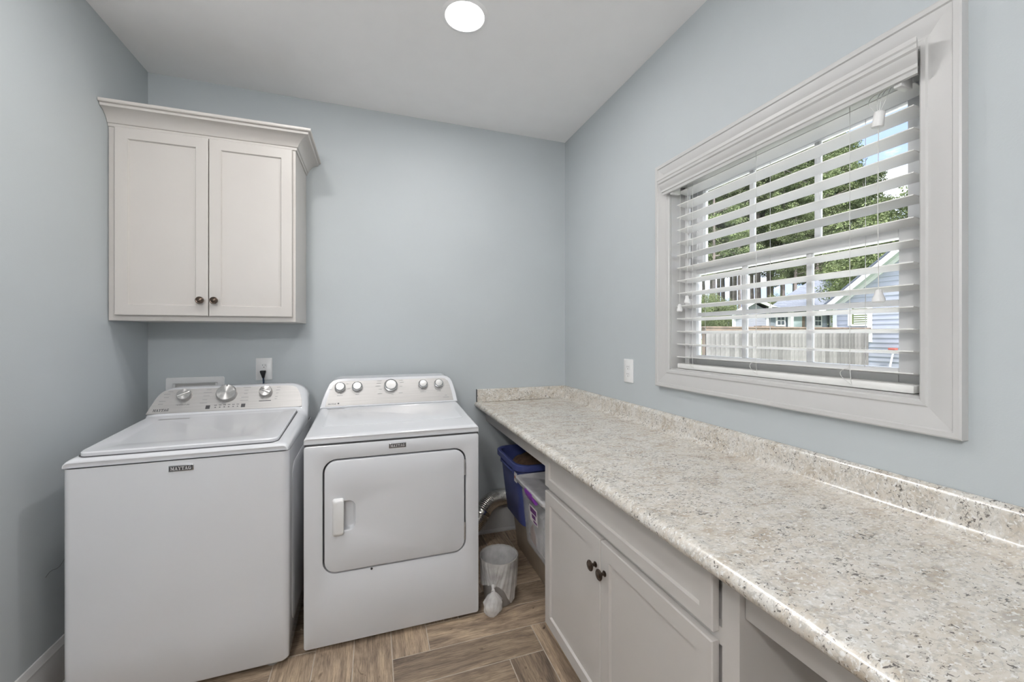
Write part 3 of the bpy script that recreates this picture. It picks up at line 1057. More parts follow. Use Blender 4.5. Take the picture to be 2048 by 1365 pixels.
obj('handle', bm, M['plastic'], door)
for z0, z1 in ((.684, .757), (.378, .461)):
    bm = B()
    for i in range(4):
        za, zb = z0 + (z1 - z0) * i / 4, z0 + (z1 - z0) * (i + 1) / 4
        tube(bm, [(.4060, DY - .001, za + .0005), (.4060, DY - .001, zb - .0005)], .0042, 10)
    obj('hinge', bm, M['steel'], dr)
bm = B()
lathe(bm, [(.0045, 0), (.005, .003), (.003, .006)], 12, Matrix.Translation((-.010, DY - .0005, .319)) @ Matrix.Rotation(radians(90), 4, 'X'))
obj('door_stop', bm, M['black'], dr)
# top cover: rises a little to the back
def dsec(y, zt, r, hw0, hw1, zb=.8815):
    pts = [(hw0, zb)]
    for i in range(6):
        a = pi - (pi / 2) * i / 5
        pts.append((hw0 + r + r * cos(a), zt - r + r * sin(a)))
    for i in range(6):
        a = pi / 2 - (pi / 2) * i / 5
        pts.append((hw1 - r + r * cos(a), zt - r + r * sin(a)))
    pts.append((hw1, zb))
    return [(x, y, z) for x, z in pts]
bm = B()
loft(bm, [dsec(*s) for s in ((DY + .004, .900, .006, DX0 + .003, DX1 - .003), (DY + .001, .905, .009, DX0 + .001, DX1 - .001), (DY + .004, .9095, .012, DX0, DX1), (DY + .014, .9135, .015, DX0, DX1),
                             (DY + .03, .9155, .016, DX0, DX1), (2.10, .928, .018, DX0, DX1), (2.30, .942, .018, DX0, DX1), (2.40, .949, .018, DX0, DX1), (2.60, .949, .018, DX0, DX1), (2.61, .945, .018, DX0, DX1))])
obj('top_cover', bm, M['enamel'], dr, smooth=40)
def dtop(x, y, e=0.0):
    zz = .9155 + (y - (DY + .03)) * (.949 - .9155) / (2.40 - DY - .03)
    return (x, y, zz + e)
# shallow stamped field on the top
bm = B()
o1 = rrect(-.225, .430, 2.03, 2.365, .02, 4)
i1 = rrect(-.219, .424, 2.036, 2.359, .016, 4)
loft(bm, [[dtop(x, y, -.002) for x, y in o1], [dtop(x, y, .0012) for x, y in o1], [dtop(x, y, .0022) for x, y in i1]])
obj('top_field', bm, M['enamel'], dr)
bm = B()
q = ((-.235, 2.352), (-.150, 2.352), (-.150, 2.362), (-.235, 2.362))
loft(bm, [[dtop(x, y, .002) for x, y in q], [dtop(x, y, .0028) for x, y in q]])
obj('warning_label', bm, M['ink'], dr)
# console
Q0, QZ0, Q1, QZ1 = 2.384, .950, 2.470, 1.098
nd = Vector((0, -(QZ1 - QZ0), (Q1 - Q0))).normalized()
def onq(x, v, e=0.0):
    return Vector((x, Q0 + (Q1 - Q0) * v, QZ0 + (QZ1 - QZ0) * v)) + nd * e
oc = [(-.2755, 0), (.4715, 0), (.466, .28), (.457, .60), (.450, .76), (.440, .88), (.424, .965), (.402, 1.0), (-.165, 1.0), (-.195, .985), (-.219, .93), (-.235, .82), (-.250, .60), (-.266, .28)]
bm = B()
bk = 2.610
loft(bm, [[onq(x, v, -.012) for x, v in oc], [onq(x, v, -.004) for x, v in oc], [onq(.098 + (x - .098) * .988, .5 + (v - .5) * .975, 0) for x, v in oc]], True, False, True)
loft(bm, [[onq(x, v, -.012) for x, v in oc], [(x, bk, QZ0 + (QZ1 - QZ0) * v) for x, v in oc]], True, False, True)
dcon = obj('console', bm, M['enamel'], dr, smooth=40)
ip = [(-.2500, .05), (.4470, .05), (.441, .35), (.433, .62), (.424, .78), (.408, .87), (.385, .895), (-.170, .895), (-.196, .86), (-.215, .76), (-.229, .58), (-.241, .30)]
bm = B()
loft(bm, [[onq(x, v, -.002) for x, v in ip], [onq(x, v, .0012) for x, v in ip]])
dpan = obj('control_panel', bm, M['panel'], dcon, smooth=30)
pm2 = Matrix(((1, 0, 0), (0, nd.z, nd.y), (0, -nd.y, nd.z))).to_4x4()
for x, r, ang in ((-.178, .029, 0), (-.089, .029, 35), (.092, .0385, -15), (.274, .0275, 30), (.366, .0275, 60)):
    v = .665
    mt = Matrix.Translation(onq(x, v, .0012)) @ pm2
    bm = B()
    lathe(bm, [(r, 0), (r, .012), (r * .95, .017), (r * .80, .019), (r * .78, .016)], 36, mt, cap=False)
    kn = obj('dial', bm, M['chrome'], dpan, smooth=30)
    bm = B()
    lathe(bm, [(r * .80, .012), (r * .78, .021), (r * .70, .0235), (r * .02, .024)], 36, mt)
    obj('dial_face', bm, M['dialface'], kn, smooth=30)
    b2 = boxb(-.0022, .0022, r * .72, r * .92, .0185, .0195)
    b2.transform(mt @ Matrix.Rotation(radians(ang), 4, 'Z'))
    obj('pointer', b2, M['inkdark'], kn)
def dmark(bm, x, v, w_, h_):
    q = [(x - w_ / 2, v - h_ / 2), (x + w_ / 2, v - h_ / 2), (x + w_ / 2, v + h_ / 2), (x - w_ / 2, v + h_ / 2)]
    loft(bm, [[onq(a, b_, .0012) for a, b_ in q], [onq(a, b_, .0017) for a, b_ in q]], True, False, True)
bm = B()
for (x, v, w_) in ((-.178, .40, .030), (-.089, .41, .018), (.274, .40, .034), (.366, .41, .024), (-.225, .62, .014), (-.142, .80, .010), (-.135, .62, .018),
                   (.030, .86, .024), (.026, .78, .024), (.022, .68, .028), (.034, .56, .018), (.032, .40, .024), (.150, .86, .022), (.154, .78, .022), (.148, .64, .016), (.146, .40, .022), (.10, .90, .02), (.100, .36, .012),
                   (.405, .24, .012), (.405, .17, .034)):
    dmark(bm, x, v, w_, .018)
obj('printed_legend', bm, M['ink'], dpan)['kind'] = 'stuff'
bm = B()
word(bm, 'MAYTAG', .040, .0075, lambda a, b_, e: onq(-.236 + a, .10 + b_ / .17, .0013 + e), .0004, shear=.25)
dmark(bm, -.184, .13, .008, .04)
obj('brand_lettering', bm, M['inkdark'], dpan)
bm = B()
box(bm, .063, .137, DY - .003, DY + .002, .8400, .8615, bev=.0012)
bd = obj('badge', bm, M['chrome'], dr)
obj('badge_plate', boxb(.0652, .1348, DY - .0042, DY, .8422, .8593), M['inkdark'], bd)
bm = B()
word(bm, 'MAYTAG', .062, .0118, lambda a, b_, e: (.069 + a, DY - .0043 - e, .8449 + b_), .0006)
obj('brand_lettering', bm, M['silver'], bd)
for fx in (DX0 + .05, DX1 - .05):
    for fy in (DY + .06, 2.55):
        bm = B()
        lathe(bm, [(.020, 0), (.022, .004), (.020, .010), (.009, .013), (.008, .030)], 18, Matrix.Translation((fx, fy, 0)))
        obj('foot', bm, M['basket'], dr)
# flexible vent duct from the wall behind the bins to the back of the dryer
bm = B()
path = bez((.93, 2.600, .245), (.81, 2.600, .258), (.715, 2.565, .280), (.655, 2.515, .200), 60) + bez((.655, 2.515, .200), (.625, 2.50, .155), (.59, 2.515, .115), (.53, 2.53, .105), 44)[1:]
rs = [.053 + .0020 * (1 if i % 2 else -1) for i in range(len(path))]
tube(bm, path, rs, 20)
tag(obj('vent_duct', bm, M['duct'], smooth=60), 'shiny ribbed metal vent duct bending behind the dryer', 'duct')

# ================================================================== outlets on the walls
def outlet(name, label, mt, plug):
    t = thing(name, label, 'outlet', mt.to_translation(), group='duplex wall outlets')
    def p(nm, bm, m, par=None):
        bm.transform(mt)
        return obj(nm, bm, m, par or t)
    # local: x right, y out of the wall toward -y, z up
    bm = B()
    loft(bm, [[(x, 0, z) for x, z in rrect(-.0415, .0415, -.0635, .0635, .004, 3)], [(x, -.003, z) for x, z in rrect(-.0415, .0415, -.0635, .0635, .004, 3)],
              [(x, -.006, z) for x, z in rrect(-.038, .038, -.060, .060, .004, 3)]])
    pl = p('cover_plate', bm, M['plastic'])
    for zc in (.0195, -.0195):
        bm = B()
        prism(bm, [(.0168 * cos(a) , max(-.0135, min(.0135, .0168 * sin(a)))) for a in [2 * pi * i / 24 for i in range(24)]], lambda x, z: (x, -.005, zc + z), lambda x, z: (x, -.0075, zc + z))
        rc = p('receptacle', bm, M['plastic'], pl)
        for sx, hh in ((-.0065, .0042), (.0065, .0034)):
            p('slot', boxb(sx - .0011, sx + .0011, -.0079, -.0070, zc + .003 - hh, zc + .003 + hh), M['gasket'], rc)
        bm = B()
        lathe(bm, [(.0024, 0), (.0024, .0006)], 10, Matrix.Translation((0, -.0074, zc - .0085)) @ Matrix.Rotation(radians(90), 4, 'X'))
        p('slot', bm, M['black'], rc)
    return t
outlet('wall_outlet', 'white duplex outlet above the washer with a black plug in it', Matrix.Translation((-.5985, YB, 1.148)), True)
outlet('wall_outlet', 'white duplex outlet with nothing plugged in left of the window', Matrix.Translation((XR, 1.884, 1.1485)) @ RX, False)
pg = thing('power_cord', 'black plug with dark blue cord hanging from the outlet', 'power cord', (-.601, YB - .01, 1.128))
bm = B()
loft(bm, [[(-.601 + x * s + dx_, YB - .006 - yy * 1.0, zz) for x, yy in rrect(-.0135, .0135, .001, .026, .006, 3)] for s, dx_, zz in ((.9, 0, 1.1405), (1.0, 0, 1.139), (1.0, 0, 1.131))]
     + [[(-.601 + x * .62 + .001, YB - .008 - yy * .75, 1.112) for x, yy in rrect(-.0135, .0135, .001, .026, .006, 3)], [(-.601 + x * .40 + .0015, YB - .011 - yy * .45, 1.098) for x, yy in rrect(-.0135, .0135, .001, .026, .006, 3)]])
obj('plug', bm, M['black'], pg)
bm = B()
tube(bm, bez((-.5995, YB - .017, 1.104), (-.598, YB - .017, 1.06), (-.588, YB - .03, 1.0), (-.60, YB - .035, .70), 12), .0042, 8)
obj('cord', bm, M['navy'], pg)
# recessed laundry supply box
wb = thing('laundry_outlet_box', 'white recessed laundry valve box in the wall behind the washer', 'valve box', (-.927, YB, 1.0))
bm = B()
def fr(m, y):
    return [(x, y, z) for x, z in rrect(-1.061 + m, -.793 - m, .915 + m, 1.112 - m, max(.004, .008 - m), 3)]
loft(bm, [fr(0, YB), fr(0, YB - .004), fr(.002, YB - .006), fr(.030, YB - .006), fr(.032, YB - .004), fr(.034, YB - .0005)], True, False, True)
obj('flange', bm, M['plastic'], wb)
bm = B()
box(bm, -1.020, -.836, YB - .0012, YB - .0005, .955, 1.0775)
obj('recess', bm, M['basket'], wb)
for vx_ in (-.98, -.88):
    bm = B()
    tube(bm, [(vx_, YB - .002, 1.02), (vx_, YB - .03, 1.02), (vx_, YB - .034, .98)], .008, 10)
    obj('valve', bm, M['steel'], wb)

# ================================================================== bins under the counter
def tote_loops(x0, x1, y0, y1, z, m, r):
    return [(x, y, z) for x, y in rrect(x0 + m, x1 - m, y0 + m, y1 - m, r, 6)]
def tote(parent, name, x0, x1, y0, y1, z0, z1, taper, r, m, rim=.016, rimh=.03, wall=.003):
    bm = B()
    T = lambda z, mm, rr=r: tote_loops(x0, x1, y0, y1, z, mm, rr)
    zi = z1 - rimh
    lp = [T(z0, taper + .010, r * .6), T(z0 + .008, taper + .001), T(zi - .02, rim + .001), T(zi, rim), T(zi, .003), T(zi + .003, 0), T(z1 - .004, 0), T(z1, .004), T(z1, rim - .004),
          T(z1 - .004, rim), T(zi, rim + wall), T(z0 + .012, taper + wall)]
    loft(bm, lp, True, True, True)
    return obj(name, bm, m, parent, smooth=40)
# tan tote on the floor
tt = thing('storage_tote', 'large tan plastic tote on the floor under the other two bins', 'storage bin', (1.07, 2.07, 0), group='bins under the counter')
tote(tt, 'body', .828, 1.285, 1.640, 2.515, 0.001, .250, .034, .07, M['tanbin'])
bm = B()
loft(bm, [tote_loops(.822, 1.287, 1.634, 2.521, z, m_, .07) for z, m_ in ((.245, 0), (.258, 0), (.263, .006), (.263, .03), (.260, .04))])
obj('lid', bm, M['tanbin'], tt, smooth=40)
# blue tote
bt = thing('storage_tote', 'open blue plastic tote at the back under the counter', 'storage bin', (1.0, 2.28, .264), group='bins under the counter')
tote(bt, 'body', .734, 1.28, 2.058, 2.500, .2640, .628, .050, .075, M['bluebin'], rim=.020, rimh=.036)
bm = B()
for y in (2.17, 2.39):
    box(bm, .742, .758, y - .008, y + .008, .560, .592, bev=.002)
box(bm, .738, .750, 2.17, 2.39, .566, .578, bev=.003)
obj('handle', bm, M['bluebin'], bt)
st_ = obj('sticker', boxb(.7505, .7520, 2.115, 2.160, .520, .572), M['sticker'], bt)
obj('sticker_print', boxb(.7500, .7506, 2.119, 2.156, .538, .552), M['redprint'], st_)
# blanket inside the blue tote
bm = B()
bmesh.ops.create_icosphere(bm, subdivisions=4, radius=1.0)
for v in bm.verts:
    p = v.co.copy()
    k = 1 + .10 * sin(p.x * 7 + p.y * 3) * cos(p.y * 6 + p.z * 4) + .05 * sin(p.x * 17 + p.y * 13)
    q = Vector((math.copysign(abs(p.x) ** .55, p.x) * .218, math.copysign(abs(p.y) ** .55, p.y) * .162, p.z * .10 * k))
    v.co = q + Vector((1.007, 2.279, .520))
tag(obj('folded_blanket', bm, M['brownfab'], smooth=60), 'dark brown blanket stuffed in the open blue tote', 'blanket')
# clear bin with purple latch
cb = thing('storage_tote', 'clear plastic bin with frosted lid and purple latch beside the cabinet', 'storage bin', (1.0, 1.83, .264), group='bins under the counter')
tote(cb, 'body', .722, 1.24, 1.640, 2.016, .2640, .585, .030, .030, M['clear'], rim=.008, rimh=.03)
bm = B()
loft(bm, [tote_loops(.703, 1.258, 1.632, 2.026, z, m_, .028) for z, m_ in ((.578, .004), (.584, 0), (.597, 0), (.602, .005), (.602, .020), (.599, .024))])
obj('lid', bm, M['clearlid'], cb, smooth=40)
bm = B()
prism(bm, [(.702, .592), (.728, .592), (.734, .540), (.720, .538), (.710, .556), (.701, .574)], lambda x, z: (x, 1.770, z), lambda x, z: (x, 1.865, z))
obj('latch', bm, M['purple'], cb)
# label on the sloped face
def cface(y, z, e=0.0):
    t_ = (.55 - z) / .28
    return (.7310 + .0220 * t_ - .0022 - e, y, z)
def patch(bm, a, b_, c, d, e0, e1):
    q = ((a, c), (b_, c), (b_, d), (a, d))
    loft(bm, [[cface(y, z, e0) for y, z in q], [cface(y, z, e1) for y, z in q]])
bm = B()
patch(bm, 1.780, 1.880, .425, .505, 0, .0006)
lb = obj('label', bm, M['sticker'], cb)
bm = B()
for (a, b_, c, d) in ((1.790, 1.870, .472, .498), (1.805, 1.852, .446, .466), (1.790, 1.835, .430, .440)):
    patch(bm, a, b_, c, d, .0006, .001)
obj('label_print', bm, M['stickerp'], lb)
# papers inside the clear bin
pk = tag(obj('craft_paper', boxb(.764, .780, 1.690, 1.975, .2800, .455, bev=.003), M['paper']), 'white printed paper pack inside the clear bin', 'paper pack')
bm = B()
for i in range(24):
    yy = 1.700 + (i % 3) * .030
    zz = .292 + (i // 3) * .019
    tube(bm, bez((.7632, yy, zz), (.7632, yy + .022, zz + .004), (.7632, yy - .008, zz + .010), (.7632, yy + .018, zz + .012), 5), .0014, 5)
sc_ = obj('printed_script', bm, M['ink'], pk)
sc_['kind'] = 'stuff'
bm = B()
prism(bm, [(1.860, .286), (1.945, .300), (1.940, .350), (1.905, .385), (1.872, .345)], lambda y, z: (.7625, y, z), lambda y, z: (.7636, y, z))
obj('printed_picture', bm, M['peach'], pk)
tag(obj('craft_box', boxb(.79, 1.18, 1.690, 1.965, .2800, .440, bev=.004), M['paper']), 'pale box filling the clear bin behind the paper pack', 'box')

# ================================================================== waste basket with liner
TX, TY, TH = .602, 1.972, .226
tb = thing('waste_basket', 'small round grey wastebasket on the floor beside the dryer', 'waste basket', (TX, TY, 0))
bm = B()
lathe(bm, [(.070, .001), (.0735, .004), (.0945, TH - .006), (.0965, TH - .003), (.0960, TH), (.0935, TH), (.0920, TH - .006), (.0710, .008)], 40, Matrix.Translation((TX, TY, 0)))
obj('body', bm, M['basket'], tb, smooth=50)
# liner: folded over the rim, gathered to a knot at the front left
lg = thing('bin_liner', 'translucent white bag lining the wastebasket with its spare end knotted in front', 'bin liner', (TX, TY, .1))
bm = B()
KA = math.atan2(-.078, -.052)       # direction of the knot
rows, cols = 16, 150
random.seed(3)
ph = [random.uniform(0, 6.28) for _ in range(6)]
kn_z = .118
grid = []
for i in range(rows + 1):
    t_ = i / rows
    ring = []
    for j in range(cols):
        a = 2 * pi * j / cols
        da = math.atan2(sin(a - KA), cos(a - KA))
        near = math.exp(-(da / 0.85) ** 2)
        right = math.exp(-((da - 1.25) / 0.30) ** 2)
        low = .105 + .035 * cos(da * 2) - .0 * near
        low = low * (1 - near) + kn_z * near
        low = low * (1 - right) + .014 * right
        z = TH + .001 - (TH - low) * t_
        rr = .0990 + .004 * t_ - (.024 * (TH - z) / TH) + .0030 * sin(a * 19 + ph[0] + 2 * t_) * (.25 + .75 * t_) + .0022 * sin(a * 37 + ph[1]) * (.3 + .7 * t_) + .004 * right * t_
        aa = a
        if near > .02:   # pull the folds towards the knot
            aa = KA + da * (1 - .92 * near * t_ ** 1.25)
            rr += .010 * near * t_ * t_
        ring.append((TX + rr * cos(aa), TY + rr * sin(aa), z))
    grid.append(ring)
loft(bm, grid, True, False, False)
obj('cuff', bm, M['film'], lg, smooth=70)
bm = B()
lathe(bm, [(.0905, TH - .002), (.084, .16), (.075, .06), (.068, .012)], 40, Matrix.Translation((TX, TY, 0)), cap=False)
for v in bm.verts:
    a = math.atan2(v.co.y - TY, v.co.x - TX)
    k = 1 - .018 * (1 + sin(a * 13 + v.co.z * 9))
    v.co.x = TX + (v.co.x - TX) * k
    v.co.y = TY + (v.co.y - TY) * k
obj('lining', bm, M['film'], lg, smooth=70)
kx, ky = TX + .102 * cos(KA), TY + .102 * sin(KA)
bm = B()
bmesh.ops.create_icosphere(bm, subdivisions=4, radius=1.0)
for v in bm.verts:
    p = v.co.copy()
    a = math.atan2(p.y, p.x)
    zz = p.z
    prof = 1.0 if zz < 0 else (1 - zz) ** .6 * (1 + .55 * zz) if zz < 1 else 0
    wr = 1 + .05 * sin(a * 9 + zz * 3) + .04 * sin(a * 16 - zz * 5) + .05 * sin(zz * 8 + a * 2)
    s = .045 * wr * (prof if zz > 0 else 1)
    v.co = Vector((kx - .004 + p.x * s - .004 * (1 - zz), ky - .033 + p.y * s * .9, .0628 + zz * .0605))
obj('knotted_end', bm, M['film'], lg, smooth=70)
bm = B()
tube(bm, [(kx + .002, ky - .002, .128), (kx - .003, ky - .014, .121), (kx - .005, ky - .028, .114)], [.011, .006, .011], 10)
obj('knot', bm, M['film'], lg, smooth=70)

# ================================================================== outdoors
GZ = -0.30
M['grass'] = mat('lawn_grass', (0.13, 0.20, 0.05), 0.9, noise=0.3, nscale=3, bump=0.5, bscale=20)
M['fence'] = mat('weathered_cedar', (0.185, 0.175, 0.172), 0.85, noise=0.28, nscale=5, rnd=0.28, bump=0.3, bscale=40)
M['fencecap'] = mat('cedar_cap', (0.20, 0.15, 0.12), 0.85, noise=0.25, nscale=6)
M['siding'] = mat('blue_grey_siding', (0.31, 0.32, 0.37), 0.6, noise=0.05, nscale=2, rnd=0.03)
M['siding2'] = mat('slate_blue_siding', (0.20, 0.225, 0.265), 0.6, noise=0.06, nscale=2)
M['wtrim'] = mat('exterior_trim', (0.66, 0.655, 0.66), 0.5, noise=0.02)
M['soffit'] = mat('soffit', (0.55, 0.58, 0.58), 0.6, noise=0.02)
M['pane2'] = mat('dark_pane', (0.05, 0.065, 0.08), 0.08, noise=0.2)
M['doorblue'] = mat('pale_blue_door', (0.40, 0.48, 0.51), 0.5, noise=0.02)
M['bark'] = mat('pine_bark', (0.27, 0.225, 0.205), 0.9, noise=0.3, nscale=3, rnd=0.25)
M['red'] = mat('red_paint', (0.40, 0.10, 0.08), 0.6, noise=0.1)
def leafmat(name, c0, c1, rnd):
    m = mat(name, c0, 0.75, noise=0.45, nscale=0.8, rnd=rnd, spec=0.2)
    return m
M['pine'] = leafmat('pine_needles', (0.15, 0.18, 0.085), None, 0.25)
M['leaf'] = leafmat('broad_leaves', (0.18, 0.215, 0.095), None, 0.2)

def shingles():
    m = bpy.data.materials.new('slate_shingles')
    m.use_nodes = True
    t = m.node_tree
    b = t.nodes['Principled BSDF']
    lk = t.links.new
    co = t.nodes.new('ShaderNodeTexCoord')
    br = t.nodes.new('ShaderNodeTexBrick')
    br.inputs['Color1'].default_value = (0.14, 0.155, 0.19, 1)
    br.inputs['Color2'].default_value = (0.20, 0.215, 0.255, 1)
    br.inputs['Mortar'].default_value = (0.11, 0.12, 0.15, 1)
    br.inputs['Scale'].default_value = 1.0
    br.inputs['Brick Width'].default_value = 0.9
    br.inputs['Row Height'].default_value = 0.16
    br.inputs['Mortar Size'].default_value = 0.02
    lk(co.outputs['UV'], br.inputs['Vector'])
    lk(br.outputs['Color'], b.inputs['Base Color'])
    b.inputs['Roughness'].default_value = 0.9
    return m
M['shingle'] = shingles()

def slab(name, quad, th, m, parent):
    """thick roof sheet from four corners, uv in metres"""
    bm = B()
    q = [Vector(p) for p in quad]
    nrm = (q[1] - q[0]).cross(q[-1] - q[0]).normalized()
    if nrm.z < 0:
        nrm = -nrm
    loft(bm, [[p - nrm * th for p in q], q])
    uvl = bm.loops.layers.uv.new('uv')
    e1 = (q[1] - q[0]).normalized()
    e2 = nrm.cross(e1)
    for f in bm.faces:
        for l_ in f.loops:
            l_[uvl].uv = ((l_.vert.co - q[0]).dot(e1), (l_.vert.co - q[0]).dot(e2))
    return obj(name, bm, m, parent, smooth=0)

M['bounce_ground'] = mat('pale_bounce', (0.62, 0.60, 0.57), 0.9, noise=0.12, nscale=12, bump=0.5, bscale=30)  # pale surface of an added, unseen strip that bounces daylight onto the slats
struct(obj('bounce_strip', boxb(1.49, 6.6, -10, 7.3, GZ, GZ + .02), M['bounce_ground']), 'added unseen pale strip below the window that bounces daylight up', 'bounce strip')
g_ = struct(obj('ground', boxb(-30, 120, -60, 110, GZ - .4, GZ), M['grass']), 'green lawn outside the window', 'lawn')
# --- fence between the two houses
FYY, FTOP = 7.50, 1.500
fe = thing('wooden_fence', 'weathered grey wooden privacy fence outside the window', 'fence', (10.2, FYY, GZ))
bmf = boxb(-.069, .069, -.010, .010, 0, FTOP - GZ - .03, bev=.004, seg=1)
bme = finish(bmf, 'board', M['fence'], 0)
x = 7.44   # first board
random.seed(11)
while x < 13.08:
    inst('board', bme, fe, (x, FYY + random.uniform(-.003, .003), GZ + .03 + random.uniform(-.012, .004)))
    x += 0.1435
for z in (.1, .75, 1.36):
    obj('rail', boxb(7.37, 13.15, FYY + .012, FYY + .05, z, z + .09), M['fencecap'], fe)
obj('top_cap', boxb(7.34, 13.15, FYY - .045, FYY + .10, FTOP, FTOP + .038, bev=.004), M['fencecap'], fe)
obj('top_trim', boxb(7.34, 13.15, FYY - .030, FYY - .011, FTOP - .09, FTOP - .001), M['fencecap'], fe)
for px_ in (7.42, 9.8, 12.2):
    obj('post', boxb(px_ - .045, px_ + .045, FYY + .051, FYY + .14, GZ, FTOP - .01), M['fencecap'], fe)
# returning run of the fence, going away from us at its left end
f2 = thing('wooden_fence', 'weathered wooden fence run going away behind the first fence', 'fence', (7.38, 12, GZ))
bmf = boxb(-.010, .010, -.069, .069, 0, FTOP - GZ - .03, bev=.004, seg=1)
bme2 = finish(bmf, 'board', M['fence'], 0)
y = FYY + .25
while y < 15.5:
    inst('board', bme2, f2, (7.38, y, GZ + .03))
    y += .1435
obj('top_cap', boxb(7.31, 7.45, FYY + .12, 15.6, FTOP, FTOP + .038), M['fencecap'], f2)

# --- next door house: gable wall parallel to our window wall
nh = thing('neighbor_house', 'blue-grey lap-sided house gable right of the fence outside', 'house', (17, 4.6, GZ))
NX, NY1, NRID = 13.2, 8.46, 4.6
NEZ, PITCH = 2.20, 0.80
def rz(y):
    return NEZ + (NY1 - abs(y - NRID) - NRID) * PITCH if False else NEZ + PITCH * ((NY1 - NRID) - abs(y - NRID))
NY0 = 2 * NRID - NY1
bm = B()
prism(bm, [(NY0, GZ), (NY1, GZ), (NY1, NEZ), (NRID, rz(NRID)), (NY0, NEZ)], lambda y, z: (NX + .02, y, z), lambda y, z: (NX + 8, y, z))
obj('wall', bm, M['siding'], nh)
z = GZ
ex = 0.129
while z < rz(NRID) - .05:
    zt = z + ex + .012
    if zt < NEZ:
        ya, yb = NY0, NY1
    else:
        d_ = (NY1 - NRID) - (zt - NEZ) / PITCH
        if d_ < .1:
            break
        ya, yb = NRID - d_, NRID + d_
    bm = B()
    prism(bm, [(NX - .004, z), (NX + .012, z), (NX + .022, zt), (NX + .014, zt)], lambda x, zz: (x, ya, zz), lambda x, zz: (x, yb, zz))
    obj('siding_board', bm, M['siding'], nh, smooth=0)
    z += ex
OV = .27
for s in (1, -1):
    yo, ze = NRID + s * (NY1 - NRID + .24), NEZ - .24 * PITCH
    zr = rz(NRID)
    slab('roof', [(NX - OV, NRID, zr + .16), (NX - OV, yo, ze + .16), (NX + 8.3, yo, ze + .16), (NX + 8.3, NRID, zr + .16)], .06, M['shingle'], nh)
    bm = B()
    prism(bm, [(NRID, zr + .10), (yo, ze + .10), (yo, ze - .09), (NRID, zr - .09)], lambda y, z: (NX - OV, y, z), lambda y, z: (NX - OV + .03, y, z))
    obj('rake_board', bm, M['wtrim'], nh)
    bm = B()
    prism(bm, [(NRID, zr - .02), (yo, ze - .02), (yo, ze - .05), (NRID, zr - .05)], lambda y, z: (NX - OV + .03, y, z), lambda y, z: (NX + .02, y, z))
    obj('soffit', bm, M['soffit'], nh)
    bm = B()
    prism(bm, [(NRID, zr - .05), (NRID + s * (NY1 - NRID), NEZ - .05), (NRID + s * (NY1 - NRID), NEZ - .17), (NRID, zr - .17)], lambda y, z: (NX - .03, y, z), lambda y, z: (NX + .015, y, z))
    obj('frieze_board', bm, M['wtrim'], nh)
obj('corner_board', boxb(NX - .022, NX + .1, NY1 - .10, NY1 + .01, GZ, NEZ - .02), M['wtrim'], nh)
# window with white casing and open louvres
obj('window_casing', boxb(NX - .03, NX, 7.955, 8.055, 1.60, 2.20), M['wtrim'], nh)
obj('window_casing', boxb(NX - .03, NX, 7.455, 7.560, 1.13, 2.20), M['wtrim'], nh)
obj('window_casing', boxb(NX - .035, NX, 7.56, 7.955, 1.585, 1.64), M['wtrim'], nh)
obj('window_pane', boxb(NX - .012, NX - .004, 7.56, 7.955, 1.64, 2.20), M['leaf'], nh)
for i in range(9):
    obj('louvre', boxb(NX - .026, NX - .012, 7.565, 7.90, 1.66 + i * .062, 1.690 + i * .062), M['wtrim'], nh)
# stick leaning on the wall
bm = B()
tube(bm, [(12.93, 6.98, GZ + .35), (13.08, 6.90, .93)], .022, 8)
hm = obj('leaning_pole', bm, M['wtrim'])
tag(hm, 'white pole leaning against the blue-grey house wall', 'pole')
obj('pole_head', boxb(12.99, 13.12, 6.82, 6.98, .93, .985, bev=.01), M['red'], hm)

# --- house beyond the fence
fh = thing('far_house', 'slate-roofed house with white trim beyond the fence', 'house', (32, 24, GZ))
bm = B()
prism(bm, [(27.15, 22.0), (42, 22.0), (46, 28.4), (34.6, 28.4)], lambda x, y: (x, y, GZ), lambda x, y: (x, y, 3.35))
obj('wall', bm, M['siding2'], fh)
zr_ = 6.1
slab('roof', [(26.8, 21.5, 3.30), (42.6, 21.5, 3.30), (44.2, 25.0, zr_), (36.1, 25.0, zr_)], .12, M['shingle'], fh)
slab('roof', [(26.8, 21.5, 3.30), (36.1, 25.0, zr_), (36.6, 28.8, 3.30)], .12, M['shingle'], fh)
slab('roof', [(36.1, 25.0, zr_), (44.2, 25.0, zr_), (47.0, 28.8, 3.30), (36.6, 28.8, 3.30)], .12, M['shingle'], fh)
obj('fascia', boxb(26.8, 42.6, 21.44, 21.52, 3.10, 3.32), M['wtrim'], fh)
# small front gable
bm = B()
prism(bm, [(23.97, GZ), (27.15, GZ), (27.15, 3.1), (25.7, 3.66), (23.97, 2.92)], lambda x, z: (x, 21.9, z), lambda x, z: (x + 2.5, 24.2, z))
obj('gable_wall', bm, M['siding'], fh)
for k in range(24):
    zz = .2 + k * .13
    if zz < 2.85:
        obj('siding_board', boxb(23.98, 27.14, 21.875, 21.9, zz, zz + .118), M['siding'], fh, smooth=0)
slab('gable_roof', [(25.7, 21.5, 3.80), (23.5, 21.5, 2.85), (26.1, 24.2, 2.85), (28.3, 24.2, 3.80)], .10, M['shingle'], fh)
slab('gable_roof', [(25.7, 21.5, 3.80), (27.8, 21.5, 3.20), (30.4, 24.2, 3.20), (28.3, 24.2, 3.80)], .10, M['shingle'], fh)
bm = B()
prism(bm, [(23.4, 2.66), (25.7, 3.66), (27.9, 3.04), (27.9, 3.24), (25.7, 3.88), (23.4, 2.86)], lambda x, z: (x, 21.44, z), lambda x, z: (x, 21.52, z))
obj('gable_trim', bm, M['wtrim'], fh)
obj('corner_board', boxb(27.02, 27.24, 21.84, 21.99, GZ, 3.1), M['wtrim'], fh)
